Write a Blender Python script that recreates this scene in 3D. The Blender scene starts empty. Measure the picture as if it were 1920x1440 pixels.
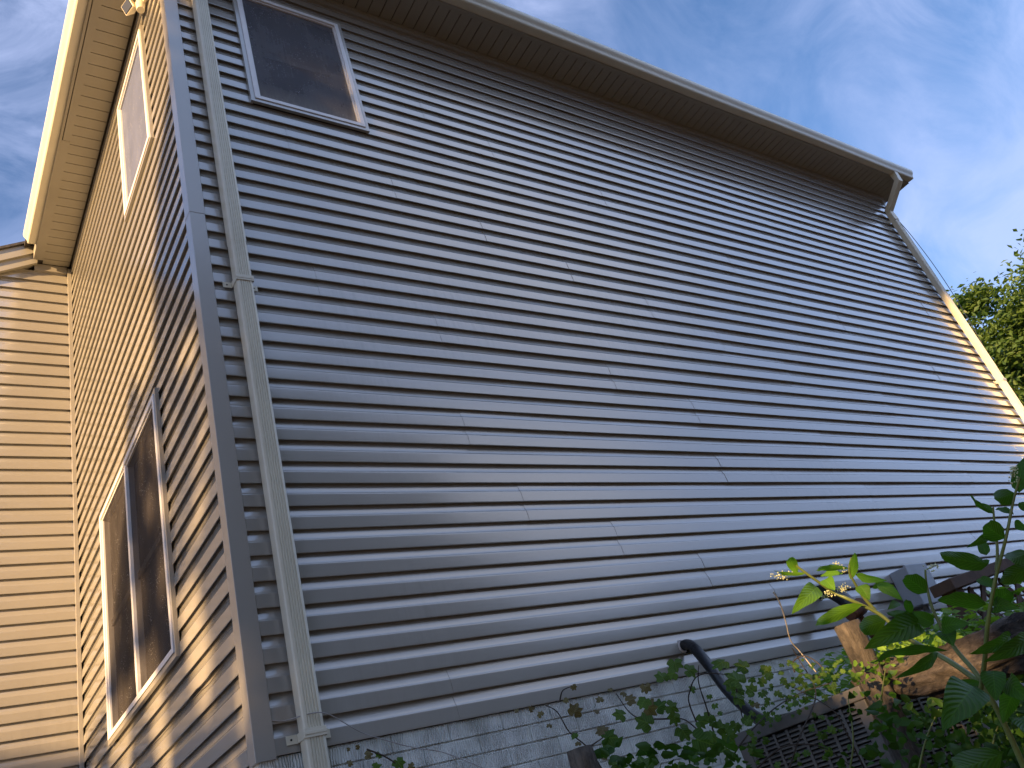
import bpy, math, random
from mathutils import Vector, Matrix, noise
rnd = random.Random(7)
SC = bpy.context.scene
COL = SC.collection

# ------------------------------------------------------------------ camera
CAM_POS = Vector((-1.1127, -3.2645, -0.5758))
RIGHT = Vector((0.81150151, -0.51626858, -0.27373721))
DOWN = Vector((0.06747539, 0.54810092, -0.83368606))
FWD = Vector((0.58044154, 0.65806697, 0.47962015))
FPX = 1564.07
cd = bpy.data.cameras.new('camera')
cam = bpy.data.objects.new('camera', cd)
COL.objects.link(cam)
cd.sensor_width = 36.0
cd.lens = FPX / 1920 * 36
cd.clip_start = 0.05
cd.clip_end = 6000
cam.matrix_world = Matrix(((RIGHT.x, -DOWN.x, -FWD.x, CAM_POS.x),
                           (RIGHT.y, -DOWN.y, -FWD.y, CAM_POS.y),
                           (RIGHT.z, -DOWN.z, -FWD.z, CAM_POS.z), (0, 0, 0, 1)))
SC.camera = cam


def at(px, py, depth):
    """world point seen at photo pixel (px,py), `depth` metres in front of the camera (used to survey the plants)"""
    return CAM_POS + (RIGHT * ((px - 960) / FPX) + DOWN * ((py - 720) / FPX) + FWD) * depth


# ------------------------------------------------------------------ light
SUN_DIR = Vector((-0.925, -0.285, 0.255)).normalized()
SC.view_settings.view_transform = 'Standard'
SC.view_settings.look = 'None'
SC.view_settings.gamma = 1.0
SC.view_settings.exposure = 1.6
SC.cycles.max_bounces = 8
SC.cycles.transparent_max_bounces = 12

world = bpy.data.worlds.new('World')
SC.world = world
world.use_nodes = True
nt = world.node_tree
nt.nodes.clear()


def N(nt, typ, **kw):
    n = nt.nodes.new(typ)
    for k, v in kw.items():
        if k.startswith('i_'):
            n.inputs[k[2:].replace('_', ' ')].default_value = v
        else:
            setattr(n, k, v)
    return n


def ramp(nt, stops, interp='LINEAR'):
    r = nt.nodes.new('ShaderNodeValToRGB')
    r.color_ramp.interpolation = interp
    el = r.color_ramp.elements
    while len(el) < len(stops):
        el.new(0.5)
    for e, (p, c) in zip(el, stops):
        e.position = p
        e.color = c if len(c) == 4 else (*c, 1)
    return r


def G(v):
    return (v, v, v, 1)


out = N(nt, 'ShaderNodeOutputWorld')
bg = N(nt, 'ShaderNodeBackground')
bg.inputs['Strength'].default_value = 0.080
sky = N(nt, 'ShaderNodeTexSky', sky_type='NISHITA', sun_disc=False, sun_elevation=math.asin(SUN_DIR.z),
        sun_rotation=math.atan2(SUN_DIR.x, SUN_DIR.y), altitude=100, air_density=1.0, dust_density=0.3, ozone_density=5.0)
tc = N(nt, 'ShaderNodeTexCoord')
mp = N(nt, 'ShaderNodeMapping')
mp.inputs['Rotation'].default_value = (0.3, 0.5, 0.75)
mp.inputs['Scale'].default_value = (2.2, 4.2, 3.6)
n1 = N(nt, 'ShaderNodeTexNoise', i_Scale=1.9, i_Detail=8.0, i_Roughness=0.60, i_Distortion=0.9)
r1 = ramp(nt, [(0.33, G(0)), (0.66, G(0.85))])
n2 = N(nt, 'ShaderNodeTexNoise', i_Scale=0.9, i_Detail=3.0)
r2 = ramp(nt, [(0.32, G(0.25)), (0.62, G(1))])
mul = N(nt, 'ShaderNodeMath', operation='MULTIPLY')
mix = N(nt, 'ShaderNodeMixRGB', blend_type='MIX')
mix.inputs['Color2'].default_value = (3.0, 3.45, 5.2, 1)
nt.links.new(tc.outputs['Generated'], mp.inputs['Vector'])
nt.links.new(mp.outputs['Vector'], n1.inputs['Vector'])
nt.links.new(mp.outputs['Vector'], n2.inputs['Vector'])
nt.links.new(n1.outputs['Fac'], r1.inputs['Fac'])
nt.links.new(n2.outputs['Fac'], r2.inputs['Fac'])
nt.links.new(r1.outputs['Color'], mul.inputs[0])
nt.links.new(r2.outputs['Color'], mul.inputs[1])
nt.links.new(mul.outputs[0], mix.inputs['Fac'])
nt.links.new(sky.outputs['Color'], mix.inputs['Color1'])
hz_s = N(nt, 'ShaderNodeSeparateXYZ')
nt.links.new(tc.outputs['Generated'], hz_s.inputs[0])
hz_r = ramp(nt, [(0.0, G(0.8)), (0.30, G(0.40)), (0.56, G(0.0))])
nt.links.new(hz_s.outputs['Z'], hz_r.inputs['Fac'])
hz = N(nt, 'ShaderNodeMixRGB', blend_type='MIX')
hz.inputs['Color2'].default_value = (2.1, 2.7, 4.2, 1)
nt.links.new(hz_r.outputs['Color'], hz.inputs['Fac'])
nt.links.new(mix.outputs['Color'], hz.inputs['Color1'])
# added unseen fill: a bright cloud bank in the southern sky lights the shaded wall
bk = N(nt, 'ShaderNodeMapRange', interpolation_type='SMOOTHSTEP')
bk.inputs['From Min'].default_value = -0.14
bk.inputs['From Max'].default_value = -0.55
bk.inputs['To Min'].default_value = 0.0
bk.inputs['To Max'].default_value = 0.85
bd = N(nt, 'ShaderNodeVectorMath', operation='DOT_PRODUCT')
bd.inputs[1].default_value = (-0.35, 0.94, 0.0)
nt.links.new(tc.outputs['Generated'], bd.inputs[0])
nt.links.new(bd.outputs['Value'], bk.inputs['Value'])
bm = N(nt, 'ShaderNodeMixRGB', blend_type='MIX')
bm.inputs['Color2'].default_value = (3.4, 4.65, 7.6, 1)
nt.links.new(bk.outputs[0], bm.inputs['Fac'])
nt.links.new(hz.outputs['Color'], bm.inputs['Color1'])
# its brightest part: two white streaks of cloud standing above the trees across the yard
last = bm.outputs['Color']
for (dx, dy, dz) in ((0.46, -0.49, 0.74), (0.53, -0.49, 0.69), (0.60, -0.49, 0.63), (0.66, -0.49, 0.57), (0.51, -0.71, 0.49), (0.58, -0.68, 0.45), (0.65, -0.64, 0.40)):
    wd = N(nt, 'ShaderNodeVectorMath', operation='DOT_PRODUCT')
    wd.inputs[1].default_value = Vector((dx, dy, dz)).normalized()
    nt.links.new(tc.outputs['Generated'], wd.inputs[0])
    wk = N(nt, 'ShaderNodeMapRange', interpolation_type='SMOOTHSTEP')
    wk.inputs['From Min'].default_value = 0.990
    wk.inputs['From Max'].default_value = 0.999
    wk.inputs['To Max'].default_value = 0.42
    nt.links.new(wd.outputs['Value'], wk.inputs['Value'])
    wm = N(nt, 'ShaderNodeMixRGB', blend_type='MIX')
    wm.inputs['Color2'].default_value = (8.2, 8.2, 9.0, 1)
    nt.links.new(wk.outputs[0], wm.inputs['Fac'])
    nt.links.new(last, wm.inputs['Color1'])
    last = wm.outputs['Color']
nt.links.new(last, bg.inputs['Color'])
nt.links.new(bg.outputs[0], out.inputs['Surface'])

sd = bpy.data.lights.new('sun', 'SUN')
sd.energy = 5.0
sd.angle = math.radians(0.53)
sd.color = (1.0, 0.615, 0.275)
sun = bpy.data.objects.new('sun', sd)
COL.objects.link(sun)
sun.rotation_euler = SUN_DIR.to_track_quat('Z', 'Y').to_euler()
sun.location = SUN_DIR * 40


# ------------------------------------------------------------------ materials
def material(name):
    m = bpy.data.materials.new(name)
    m.use_nodes = True
    nt = m.node_tree
    return m, nt, nt.nodes['Principled BSDF']


def coords(nt, scale=(1, 1, 1), rot=(0, 0, 0), kind='Object'):
    tc = N(nt, 'ShaderNodeTexCoord')
    mp = N(nt, 'ShaderNodeMapping')
    mp.inputs['Scale'].default_value = scale
    mp.inputs['Rotation'].default_value = rot
    nt.links.new(tc.outputs[kind], mp.inputs['Vector'])
    return mp.outputs['Vector']


def noise_node(nt, vec, scale, detail=4, rough=0.5, dist=0):
    n = N(nt, 'ShaderNodeTexNoise', i_Scale=scale, i_Detail=detail, i_Roughness=rough, i_Distortion=dist)
    nt.links.new(vec, n.inputs['Vector'])
    return n.outputs['Fac']


def mixc(nt, fac, a, b, blend='MIX'):
    m = N(nt, 'ShaderNodeMixRGB', blend_type=blend)
    for sock, v in ((m.inputs['Fac'], fac), (m.inputs['Color1'], a), (m.inputs['Color2'], b)):
        if hasattr(v, 'links'):
            nt.links.new(v, sock)
        elif isinstance(v, (int, float)):
            sock.default_value = v
        else:
            sock.default_value = (*v, 1) if len(v) == 3 else v
    return m.outputs['Color']


def bump(nt, b, height, strength, dist=0.01):
    bn = N(nt, 'ShaderNodeBump', i_Strength=strength, i_Distance=dist)
    nt.links.new(height, bn.inputs['Height'])
    nt.links.new(bn.outputs['Normal'], b.inputs['Normal'])


def simple(name, col, rough=0.5, var=0.12, scale=6, metal=0.0, bmp=0.0, bscale=40, spec=0.5):
    m, nt, b = material(name)
    v = coords(nt)
    f = noise_node(nt, v, scale, 5, 0.6)
    r = ramp(nt, [(0.3, [c * (1 - var) for c in col]), (0.7, [min(1, c * (1 + var)) for c in col])])
    nt.links.new(f, r.inputs['Fac'])
    nt.links.new(r.outputs['Color'], b.inputs['Base Color'])
    b.inputs['Roughness'].default_value = rough
    b.inputs['Metallic'].default_value = metal
    b.inputs['Specular IOR Level'].default_value = spec
    if bmp:
        bump(nt, b, noise_node(nt, v, bscale, 5, 0.6), bmp, 0.004)
    return m


def vinyl(name, col, rough=(0.30, 0.46), dirt=0.5):
    m, nt, b = material(name)
    v = coords(nt)
    big = noise_node(nt, v, 0.9, 4, 0.6)
    r = ramp(nt, [(0.3, [c * 0.94 for c in col]), (0.7, [c * 1.05 for c in col])])
    nt.links.new(big, r.inputs['Fac'])
    # rain-washed grime: vertical streaks inside broad patches
    vs = coords(nt, (26, 26, 2.2))
    st = noise_node(nt, vs, 1.0, 5, 0.65)
    pa = noise_node(nt, v, 0.75, 3, 0.5)
    rp = ramp(nt, [(0.50, G(0)), (0.66, G(1))])
    nt.links.new(pa, rp.inputs['Fac'])
    rs = ramp(nt, [(0.42, G(0)), (0.68, G(1))])
    nt.links.new(st, rs.inputs['Fac'])
    mm = N(nt, 'ShaderNodeMath', operation='MULTIPLY')
    nt.links.new(rp.outputs['Color'], mm.inputs[0])
    nt.links.new(rs.outputs['Color'], mm.inputs[1])
    md = N(nt, 'ShaderNodeMath', operation='MULTIPLY')
    nt.links.new(mm.outputs[0], md.inputs[0])
    md.inputs[1].default_value = dirt
    nt.links.new(mixc(nt, md.outputs[0], r.outputs['Color'], [c * 0.72 for c in col]), b.inputs['Base Color'])
    rr = N(nt, 'ShaderNodeMapRange')
    rr.inputs['From Min'].default_value = 0.3
    rr.inputs['From Max'].default_value = 0.7
    rr.inputs['To Min'].default_value = rough[0]
    rr.inputs['To Max'].default_value = rough[1]
    nt.links.new(pa, rr.inputs['Value'])
    nt.links.new(rr.outputs[0], b.inputs['Roughness'])
    b.inputs['Specular IOR Level'].default_value = 0.95
    b.inputs['Coat Weight'].default_value = 0.7
    b.inputs['Coat Roughness'].default_value = 0.13
    # embossed wood grain along the boards
    vg = coords(nt, (3.0, 3.0, 190))
    gr = noise_node(nt, vg, 1.0, 2, 0.5)
    bump(nt, b, gr, 0.05, 0.003)
    return m


def leafmat(name, dark, light, rough=0.42, veins=False, trans=0.35, spec=0.4):
    m, nt, b = material(name)
    geo = N(nt, 'ShaderNodeNewGeometry')
    r = ramp(nt, [(0.0, dark), (1.0, light)])
    nt.links.new(geo.outputs['Random Per Island'], r.inputs['Fac'])
    v = coords(nt)
    f = noise_node(nt, v, 30 if veins else 9, 3)
    col = mixc(nt, 0.35, r.outputs['Color'], mixc(nt, f, dark, light))
    if veins:
        uv = N(nt, 'ShaderNodeUVMap')
        sep = N(nt, 'ShaderNodeSeparateXYZ')
        nt.links.new(uv.outputs['UV'], sep.inputs[0])
        ab = N(nt, 'ShaderNodeMath', operation='ABSOLUTE')
        sb = N(nt, 'ShaderNodeMath', operation='SUBTRACT')
        nt.links.new(sep.outputs['X'], sb.inputs[0])
        sb.inputs[1].default_value = 0.5
        nt.links.new(sb.outputs[0], ab.inputs[0])
        k = N(nt, 'ShaderNodeMath', operation='MULTIPLY_ADD')
        nt.links.new(ab.outputs[0], k.inputs[0])
        k.inputs[1].default_value = -0.55
        nt.links.new(sep.outputs['Y'], k.inputs[2])
        s = N(nt, 'ShaderNodeMath', operation='MULTIPLY')
        nt.links.new(k.outputs[0], s.inputs[0])
        s.inputs[1].default_value = 62.0
        sn = N(nt, 'ShaderNodeMath', operation='SINE')
        nt.links.new(s.outputs[0], sn.inputs[0])
        rv = ramp(nt, [(0.80, G(0)), (0.99, G(1))])
        nt.links.new(sn.outputs[0], rv.inputs['Fac'])
        mid = N(nt, 'ShaderNodeMath', operation='LESS_THAN')
        nt.links.new(ab.outputs[0], mid.inputs[0])
        mid.inputs[1].default_value = 0.022
        mx = N(nt, 'ShaderNodeMath', operation='MAXIMUM')
        nt.links.new(rv.outputs['Color'], mx.inputs[0])
        nt.links.new(mid.outputs[0], mx.inputs[1])
        mf = N(nt, 'ShaderNodeMath', operation='MULTIPLY')
        nt.links.new(mx.outputs[0], mf.inputs[0])
        mf.inputs[1].default_value = 0.4
        col = mixc(nt, mf.outputs[0], col, [min(1, c * 1.7) for c in light])
        bump(nt, b, sn.outputs[0], 0.25, 0.002)
    nt.links.new(col, b.inputs['Base Color'])
    b.inputs['Roughness'].default_value = rough
    b.inputs['Specular IOR Level'].default_value = spec
    if trans:
        tr = N(nt, 'ShaderNodeBsdfTranslucent')
        nt.links.new(mixc(nt, 1.0, col, (1.5, 1.7, 0.7), 'MULTIPLY'), tr.inputs['Color'])
        ms = N(nt, 'ShaderNodeMixShader')
        ms.inputs['Fac'].default_value = trans
        nt.links.new(b.outputs[0], ms.inputs[1])
        nt.links.new(tr.outputs[0], ms.inputs[2])
        nt.links.new(ms.outputs[0], nt.nodes['Material Output'].inputs['Surface'])
    return m


M = {}
M['siding'] = vinyl('clay_vinyl_siding', (0.312, 0.30, 0.266), (0.16, 0.27))
M['trim'] = vinyl('clay_vinyl_trim', (0.312, 0.30, 0.266), (0.28, 0.36), 0.2)
M['soffit'] = simple('soffit_vinyl', (0.31, 0.298, 0.252), 0.5, 0.06, 3)
M['slot'] = simple('slot_shade', (0.05, 0.045, 0.04), 0.8)
M['gutter'] = simple('painted_aluminium', (0.64, 0.62, 0.50), 0.33, 0.06, 4, bmp=0.05, bscale=14)
M['white'] = simple('white_frame', (0.74, 0.74, 0.74), 0.35, 0.05, 5)
M['alu'] = simple('bare_aluminium', (0.62, 0.64, 0.68), 0.35, 0.1, 8, metal=0.5)
M['shingle'] = simple('roof_shingle', (0.06, 0.055, 0.05), 0.9, 0.4, 25, bmp=0.8, bscale=60)
M['black'] = simple('black_rubber', (0.007, 0.007, 0.008), 0.32, 0.3, 14, bmp=0.5, bscale=60)
M['wire'] = simple('cable_jacket', (0.30, 0.29, 0.28), 0.5, 0.1, 14)
M['rust'] = simple('rusty_iron', (0.11, 0.042, 0.02), 0.85, 0.5, 24, bmp=0.6, bscale=70)
M['box'] = simple('grey_enamel', (0.33, 0.37, 0.42), 0.4, 0.12, 7)
M['acmetal'] = simple('dull_grey_steel', (0.115, 0.11, 0.10), 0.6, 0.25, 9, bmp=0.15)
M['acdark'] = simple('black_coil', (0.01, 0.01, 0.01), 0.8, 0.3)
M['lattice'] = simple('brown_stained_wood', (0.075, 0.042, 0.026), 0.75, 0.35, 11, bmp=0.5, bscale=35)
M['soil'] = simple('soil', (0.055, 0.042, 0.03), 0.95, 0.45, 3, bmp=0.8, bscale=9)
M['stem'] = simple('green_stem', (0.13, 0.17, 0.045), 0.45, 0.3, 9)
M['vinestem'] = simple('vine_stem', (0.035, 0.026, 0.017), 0.8, 0.3, 20)
M['dry'] = simple('dry_stalk', (0.42, 0.36, 0.25), 0.8, 0.25, 20)
M['flower'] = simple('cream_blossom', (0.58, 0.62, 0.38), 0.6, 0.1, 20)
M['lens'] = simple('dark_lamp_glass', (0.06, 0.065, 0.07), 0.1, 0.1, 6)
M['shell'] = simple('cream_plastic', (0.72, 0.66, 0.5), 0.35, 0.05, 6)
M['interior'] = simple('dim_room', (0.03, 0.03, 0.033), 0.9, 0.2, 2)
M['glass'] = simple('window_glass', (0.012, 0.013, 0.016), 0.06, 0.1, 3, spec=0.6)
M['pokeleaf'] = leafmat('pokeweed_leaf', (0.026, 0.080, 0.008), (0.055, 0.145, 0.014), 0.42, True, 0.45, 0.22)
M['litleaf'] = leafmat('sunlit_pokeweed_leaf', (0.075, 0.19, 0.014), (0.14, 0.30, 0.026), 0.42, True, 0.4, 0.22)  # paler pokeweed leaf: sunlight on the left shoot painted into its colour
M['vineleaf'] = leafmat('vine_leaf', (0.028, 0.075, 0.012), (0.085, 0.15, 0.022), 0.5, True, 0.35, 0.22)
M['redleaf'] = leafmat('withered_vine_leaf', (0.075, 0.052, 0.022), (0.13, 0.115, 0.04), 0.6, True, 0.25)
M['weed'] = leafmat('weed_leaf', (0.016, 0.050, 0.007), (0.045, 0.11, 0.016), 0.5, False, 0.35, 0.22)
M['cover'] = leafmat('bright_ground_leaf', (0.09, 0.19, 0.02), (0.20, 0.33, 0.04), 0.5, False, 0.4)
M['treeleaf'] = leafmat('tree_leaf', (0.034, 0.078, 0.016), (0.088, 0.142, 0.028), 0.5, False, 0.28)
M['shadeleaf'] = leafmat('shade_tree_leaf', (0.03, 0.06, 0.015), (0.07, 0.11, 0.03), 0.5, False, 0.3)
M['litter'] = leafmat('dead_leaf', (0.10, 0.07, 0.045), (0.30, 0.24, 0.18), 0.8, False, 0.1)


def bark(name, a, b_, sc=(1, 1, 1)):
    m, nt, b = material(name)
    v = coords(nt, sc)
    f0 = noise_node(nt, v, 9, 8, 0.75, 0.8)
    f1 = noise_node(nt, coords(nt), 6, 5, 0.65)
    fm_ = N(nt, 'ShaderNodeMath', operation='MULTIPLY_ADD')
    nt.links.new(f1, fm_.inputs[0])
    fm_.inputs[1].default_value = 0.9
    fa = N(nt, 'ShaderNodeMath', operation='SUBTRACT')
    nt.links.new(f0, fa.inputs[0])
    fa.inputs[1].default_value = 0.45
    nt.links.new(fa.outputs[0], fm_.inputs[2])
    f = fm_.outputs[0]
    r = ramp(nt, [(0.32, a), (0.52, [(x + y) / 2 * 0.75 for x, y in zip(a, b_)]), (0.74, b_)])
    nt.links.new(f, r.inputs['Fac'])
    nt.links.new(r.outputs['Color'], b.inputs['Base Color'])
    b.inputs['Roughness'].default_value = 0.9
    bump(nt, b, f, 1.0, 0.02)
    return m


M['bark'] = bark('tree_bark', (0.03, 0.022, 0.016), (0.10, 0.075, 0.055))
M['oldwood'] = bark('weathered_wood', (0.026, 0.022, 0.018), (0.17, 0.145, 0.115), (3.2, 3.2, 0.6))
M['logwood'] = bark('weathered_log', (0.022, 0.018, 0.016), (0.20, 0.165, 0.13), (3.2, 2.6, 8.0))


def brick_material():
    m, nt, b = material('painted_rake_brick')
    v = coords(nt)
    f = noise_node(nt, v, 5, 5, 0.6)
    r = ramp(nt, [(0.28, (0.48, 0.51, 0.49)), (0.5, (0.64, 0.68, 0.65)), (0.75, (0.70, 0.73, 0.71))])
    nt.links.new(f, r.inputs['Fac'])
    mo = noise_node(nt, v, 2.3, 4, 0.6)
    rm = ramp(nt, [(0.52, G(0)), (0.75, G(0.5))])
    nt.links.new(mo, rm.inputs['Fac'])
    nt.links.new(mixc(nt, rm.outputs['Color'], r.outputs['Color'], (0.13, 0.15, 0.10)), b.inputs['Base Color'])
    b.inputs['Roughness'].default_value = 0.45
    wv = N(nt, 'ShaderNodeTexWave', wave_type='BANDS', bands_direction='X', i_Scale=29.0, i_Distortion=5.0, i_Detail=2.0, i_Detail_Scale=1.2)
    vg = coords(nt, (1, 1, 0.55))
    nt.links.new(vg, wv.inputs['Vector'])
    am = noise_node(nt, v, 7, 3)
    ra = ramp(nt, [(0.40, G(0.25)), (0.60, G(1))])
    nt.links.new(am, ra.inputs['Fac'])
    mq = N(nt, 'ShaderNodeMath', operation='MULTIPLY')
    nt.links.new(wv.outputs['Fac'], mq.inputs[0])
    nt.links.new(ra.outputs['Color'], mq.inputs[1])
    bump(nt, b, mq.outputs[0], 1.0, 0.011)
    return m


M['brick'] = brick_material()


def screen_material(name, lo, hi, streak, speck, sill=None):
    m, nt, b = material(name)
    v = coords(nt)
    f = noise_node(nt, v, 3.0, 5, 0.6)
    base = ramp(nt, [(0.3, lo), (0.75, hi)])
    nt.links.new(f, base.inputs['Fac'])
    vs = coords(nt, (60, 60, 3))
    st = noise_node(nt, vs, 1.0, 4, 0.6)
    rst = ramp(nt, [(0.45, G(0)), (0.8, G(streak))])
    nt.links.new(st, rst.inputs['Fac'])
    c1 = mixc(nt, rst.outputs['Color'], base.outputs['Color'], (0.20, 0.19, 0.185))
    if sill:        # dust splashed up from the sill
        sz = N(nt, 'ShaderNodeSeparateXYZ')
        nt.links.new(v, sz.inputs[0])
        mz = N(nt, 'ShaderNodeMapRange')
        mz.inputs['From Min'].default_value = sill + 0.17
        mz.inputs['From Max'].default_value = sill
        nt.links.new(sz.outputs['Z'], mz.inputs['Value'])
        mn = N(nt, 'ShaderNodeMath', operation='MULTIPLY')
        nt.links.new(mz.outputs[0], mn.inputs[0])
        nt.links.new(noise_node(nt, coords(nt, (40, 40, 14)), 1.0, 5, 0.7), mn.inputs[1])
        c1 = mixc(nt, mn.outputs[0], c1, (0.42, 0.39, 0.34))
    vo = N(nt, 'ShaderNodeTexVoronoi', i_Scale=62.0)
    nt.links.new(v, vo.inputs['Vector'])
    sp = ramp(nt, [(0.10, G(1)), (0.24, G(0))])
    nt.links.new(vo.outputs['Distance'], sp.inputs['Fac'])
    pr = noise_node(nt, v, 7, 3)
    rp = ramp(nt, [(0.46, G(0)), (0.66, G(speck))])
    nt.links.new(pr, rp.inputs['Fac'])
    mm = N(nt, 'ShaderNodeMath', operation='MULTIPLY')
    nt.links.new(sp.outputs['Color'], mm.inputs[0])
    nt.links.new(rp.outputs['Color'], mm.inputs[1])
    nt.links.new(mixc(nt, mm.outputs[0], c1, (0.6, 0.6, 0.62)), b.inputs['Base Color'])
    b.inputs['Roughness'].default_value = 0.7
    b.inputs['Specular IOR Level'].default_value = 0.06
    t = N(nt, 'ShaderNodeBsdfTransparent')
    ms = N(nt, 'ShaderNodeMixShader')
    ms.inputs['Fac'].default_value = 0.32
    nt.links.new(b.outputs[0], ms.inputs[1])
    nt.links.new(t.outputs[0], ms.inputs[2])
    nt.links.new(ms.outputs[0], nt.nodes['Material Output'].inputs['Surface'])
    return m


M['screen_dark'] = screen_material('dark_insect_screen', (0.022, 0.020, 0.022), (0.055, 0.05, 0.052), 0.25, 0.8)
M['screen_dusty'] = screen_material('dusty_insect_screen', (0.085, 0.09, 0.11), (0.19, 0.195, 0.215), 0.5, 1.0, 4.985)
M['screen_pale'] = screen_material('sunlit_dusty_screen', (0.125, 0.155, 0.26), (0.175, 0.21, 0.34), 0.15, 1.0)  # pale blue base paints sun and sky reflection into the screen; specks are dust


# ------------------------------------------------------------------ mesh helpers
class MB:
    def __init__(self):
        self.v = []
        self.f = []
        self.uv = {}
        self.sm = []

    def face(self, idx, smooth=False, uvs=None):
        self.f.append(tuple(idx))
        self.sm.append(smooth)
        if uvs:
            self.uv[len(self.f) - 1] = uvs

    def quad(self, a, b, c, d, smooth=False):
        n = len(self.v)
        self.v += [Vector(a), Vector(b), Vector(c), Vector(d)]
        self.face((n, n + 1, n + 2, n + 3), smooth)

    def hexa(self, p):
        """8 corners: bottom ring 0-3, top ring 4-7"""
        n = len(self.v)
        self.v += [Vector(q) for q in p]
        for f in ((3, 2, 1, 0), (4, 5, 6, 7), (0, 1, 5, 4), (1, 2, 6, 5), (2, 3, 7, 6), (3, 0, 4, 7)):
            self.face([n + i for i in f])

    def box(self, a, b):
        x0, y0, z0 = [min(p, q) for p, q in zip(a, b)]
        x1, y1, z1 = [max(p, q) for p, q in zip(a, b)]
        self.hexa(((x0, y0, z0), (x1, y0, z0), (x1, y1, z0), (x0, y1, z0),
                   (x0, y0, z1), (x1, y0, z1), (x1, y1, z1), (x0, y1, z1)))

    def tube(self, pts, rad, n=8, cap=True, smooth=True, jitter=0.0, up=None, aspect=1.0):
        pts = [Vector(p) for p in pts]
        if isinstance(rad, (int, float)):
            rad = [rad] * len(pts)
        base = len(self.v)
        prev = None
        for i, p in enumerate(pts):
            t = (pts[min(i + 1, len(pts) - 1)] - pts[max(i - 1, 0)]).normalized()
            if prev is None:
                a = up or (Vector((0, 0, 1)) if abs(t.z) < 0.9 else Vector((1, 0, 0)))
                u = (a - t * a.dot(t)).normalized()
            else:
                u = (prev - t * prev.dot(t)).normalized()
            prev = u
            w = t.cross(u)
            for k in range(n):
                ang = 2 * math.pi * k / n
                r = rad[i] * (1 + jitter * (noise.noise(p * 6 + Vector((k * 1.7, 3, 1))) * 1.6))
                self.v.append(p + u * (math.cos(ang) * r) + w * (math.sin(ang) * r * aspect))
        for i in range(len(pts) - 1):
            for k in range(n):
                a = base + i * n + k
                b = base + i * n + (k + 1) % n
                self.face((a, b, b + n, a + n), smooth)
        if cap:
            self.face([base + k for k in range(n)][::-1])
            self.face([base + (len(pts) - 1) * n + k for k in range(n)])

    def build(self, name, mat, parent=None, bevel=0.0):
        me = bpy.data.meshes.new(name)
        off = Vector((0, 0, 0))
        if parent is not None:
            off = WORLD[parent.name]
        me.from_pydata([v - off for v in self.v], [], self.f)
        me.polygons.foreach_set('use_smooth', self.sm)
        if self.uv:
            uvl = me.uv_layers.new(name='UVMap')
            for fi, uvs in self.uv.items():
                for li, uvc in zip(me.polygons[fi].loop_indices, uvs):
                    uvl.data[li].uv = uvc
        mats = mat if isinstance(mat, (list, tuple)) else [mat]
        for m in mats:
            me.materials.append(m)
        me.update()
        o = bpy.data.objects.new(name, me)
        COL.objects.link(o)
        if parent is not None:
            o.parent = parent
        WORLD[o.name] = off
        if bevel:
            md = o.modifiers.new('bevel', 'BEVEL')
            md.width = bevel
            md.segments = 2
            md.limit_method = 'ANGLE'
        return o


WORLD = {}


def tag(o, label, cat, group=None, kind=None):
    if label:
        o['label'] = label
    if cat:
        o['category'] = cat
    if group:
        o['group'] = group
    if kind:
        o['kind'] = kind
    return o


def thing(name, label, cat, loc=(0, 0, 0), group=None):
    o = bpy.data.objects.new(name, None)
    o.empty_display_size = 0.1
    COL.objects.link(o)
    o.location = loc
    WORLD[o.name] = Vector(loc)
    return tag(o, label, cat, group)


def spline(pts, n=6):
    pts = [Vector(p) for p in pts]
    res = []
    for i in range(len(pts) - 1):
        p0 = pts[max(i - 1, 0)]
        p1, p2 = pts[i], pts[i + 1]
        p3 = pts[min(i + 2, len(pts) - 1)]
        for k in range(n):
            t = k / n
            res.append(0.5 * ((2 * p1) + (p2 - p0) * t + (2 * p0 - 5 * p1 + 4 * p2 - p3) * t * t + (3 * p1 - p0 - 3 * p2 + p3) * t ** 3))
    res.append(pts[-1])
    return res


def taper(n, a, b):
    return [a + (b - a) * i / (n - 1) for i in range(n)]


# ------------------------------------------------------------------ the setting: ground
def ground_z(x, y):
    t = min(max((-1.5 - y) / 1.9, 0), 1)
    t = t * t * (3 - 2 * t)
    z = -1.14 - 0.95 * t
    if x > 1.5:
        z += min(0.30, (x - 1.5) * 0.09)
    return z + 0.05 * noise.noise(Vector((x * 0.9, y * 0.9, 0)))


g = MB()
def axis(vals):
    return vals
gx = [-3000, -600, -150, -60, -30, -18] + [-12 + 0.5 * i for i in range(61)] + [24, 36, 60, 150, 600, 3000]
gy = [-3000, -600, -150, -60, -30, -18] + [-10 + 0.4 * i for i in range(51)] + [16, 30, 60, 150, 600, 3000]
for y in gy:
    for x in gx:
        g.v.append(Vector((x, y, ground_z(x, y))))
for j in range(len(gy) - 1):
    for i in range(len(gx) - 1):
        a = j * len(gx) + i
        g.face((a, a + 1, a + 1 + len(gx), a + len(gx)), True)
tag(g.build('ground', M['soil']), None, None, kind='structure')

# ------------------------------------------------------------------ the house
C = 0.1143          # one siding course
L = 3.442           # depth of the side wall up to the wing
XR = 8.735          # right corner of the long wall
ZS = 5.224          # soffit
BK = 0.0185
house = thing('house', 'two storey house clad in clay coloured dutch lap vinyl siding over a painted brick foundation', 'house', (0, 0, -1.14))

PROFILE = [[(0.115, 2.50), (0.115, 17.52), (0.0, 18.40), (0.0, 20.78)], [(0.0, 20.78), (0.014, 21.48), (0.05, 21.48)],
           [(0.05, 21.48), (0.09, 21.30), (0.50, 19.02), (0.54, 18.66), (0.555, 18.14), (0.57, 17.08), (0.59, 15.50), (0.62, 13.91), (0.68, 11.45), (0.78, 8.10), (0.88, 5.29), (1.12, 3.00)]]


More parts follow.
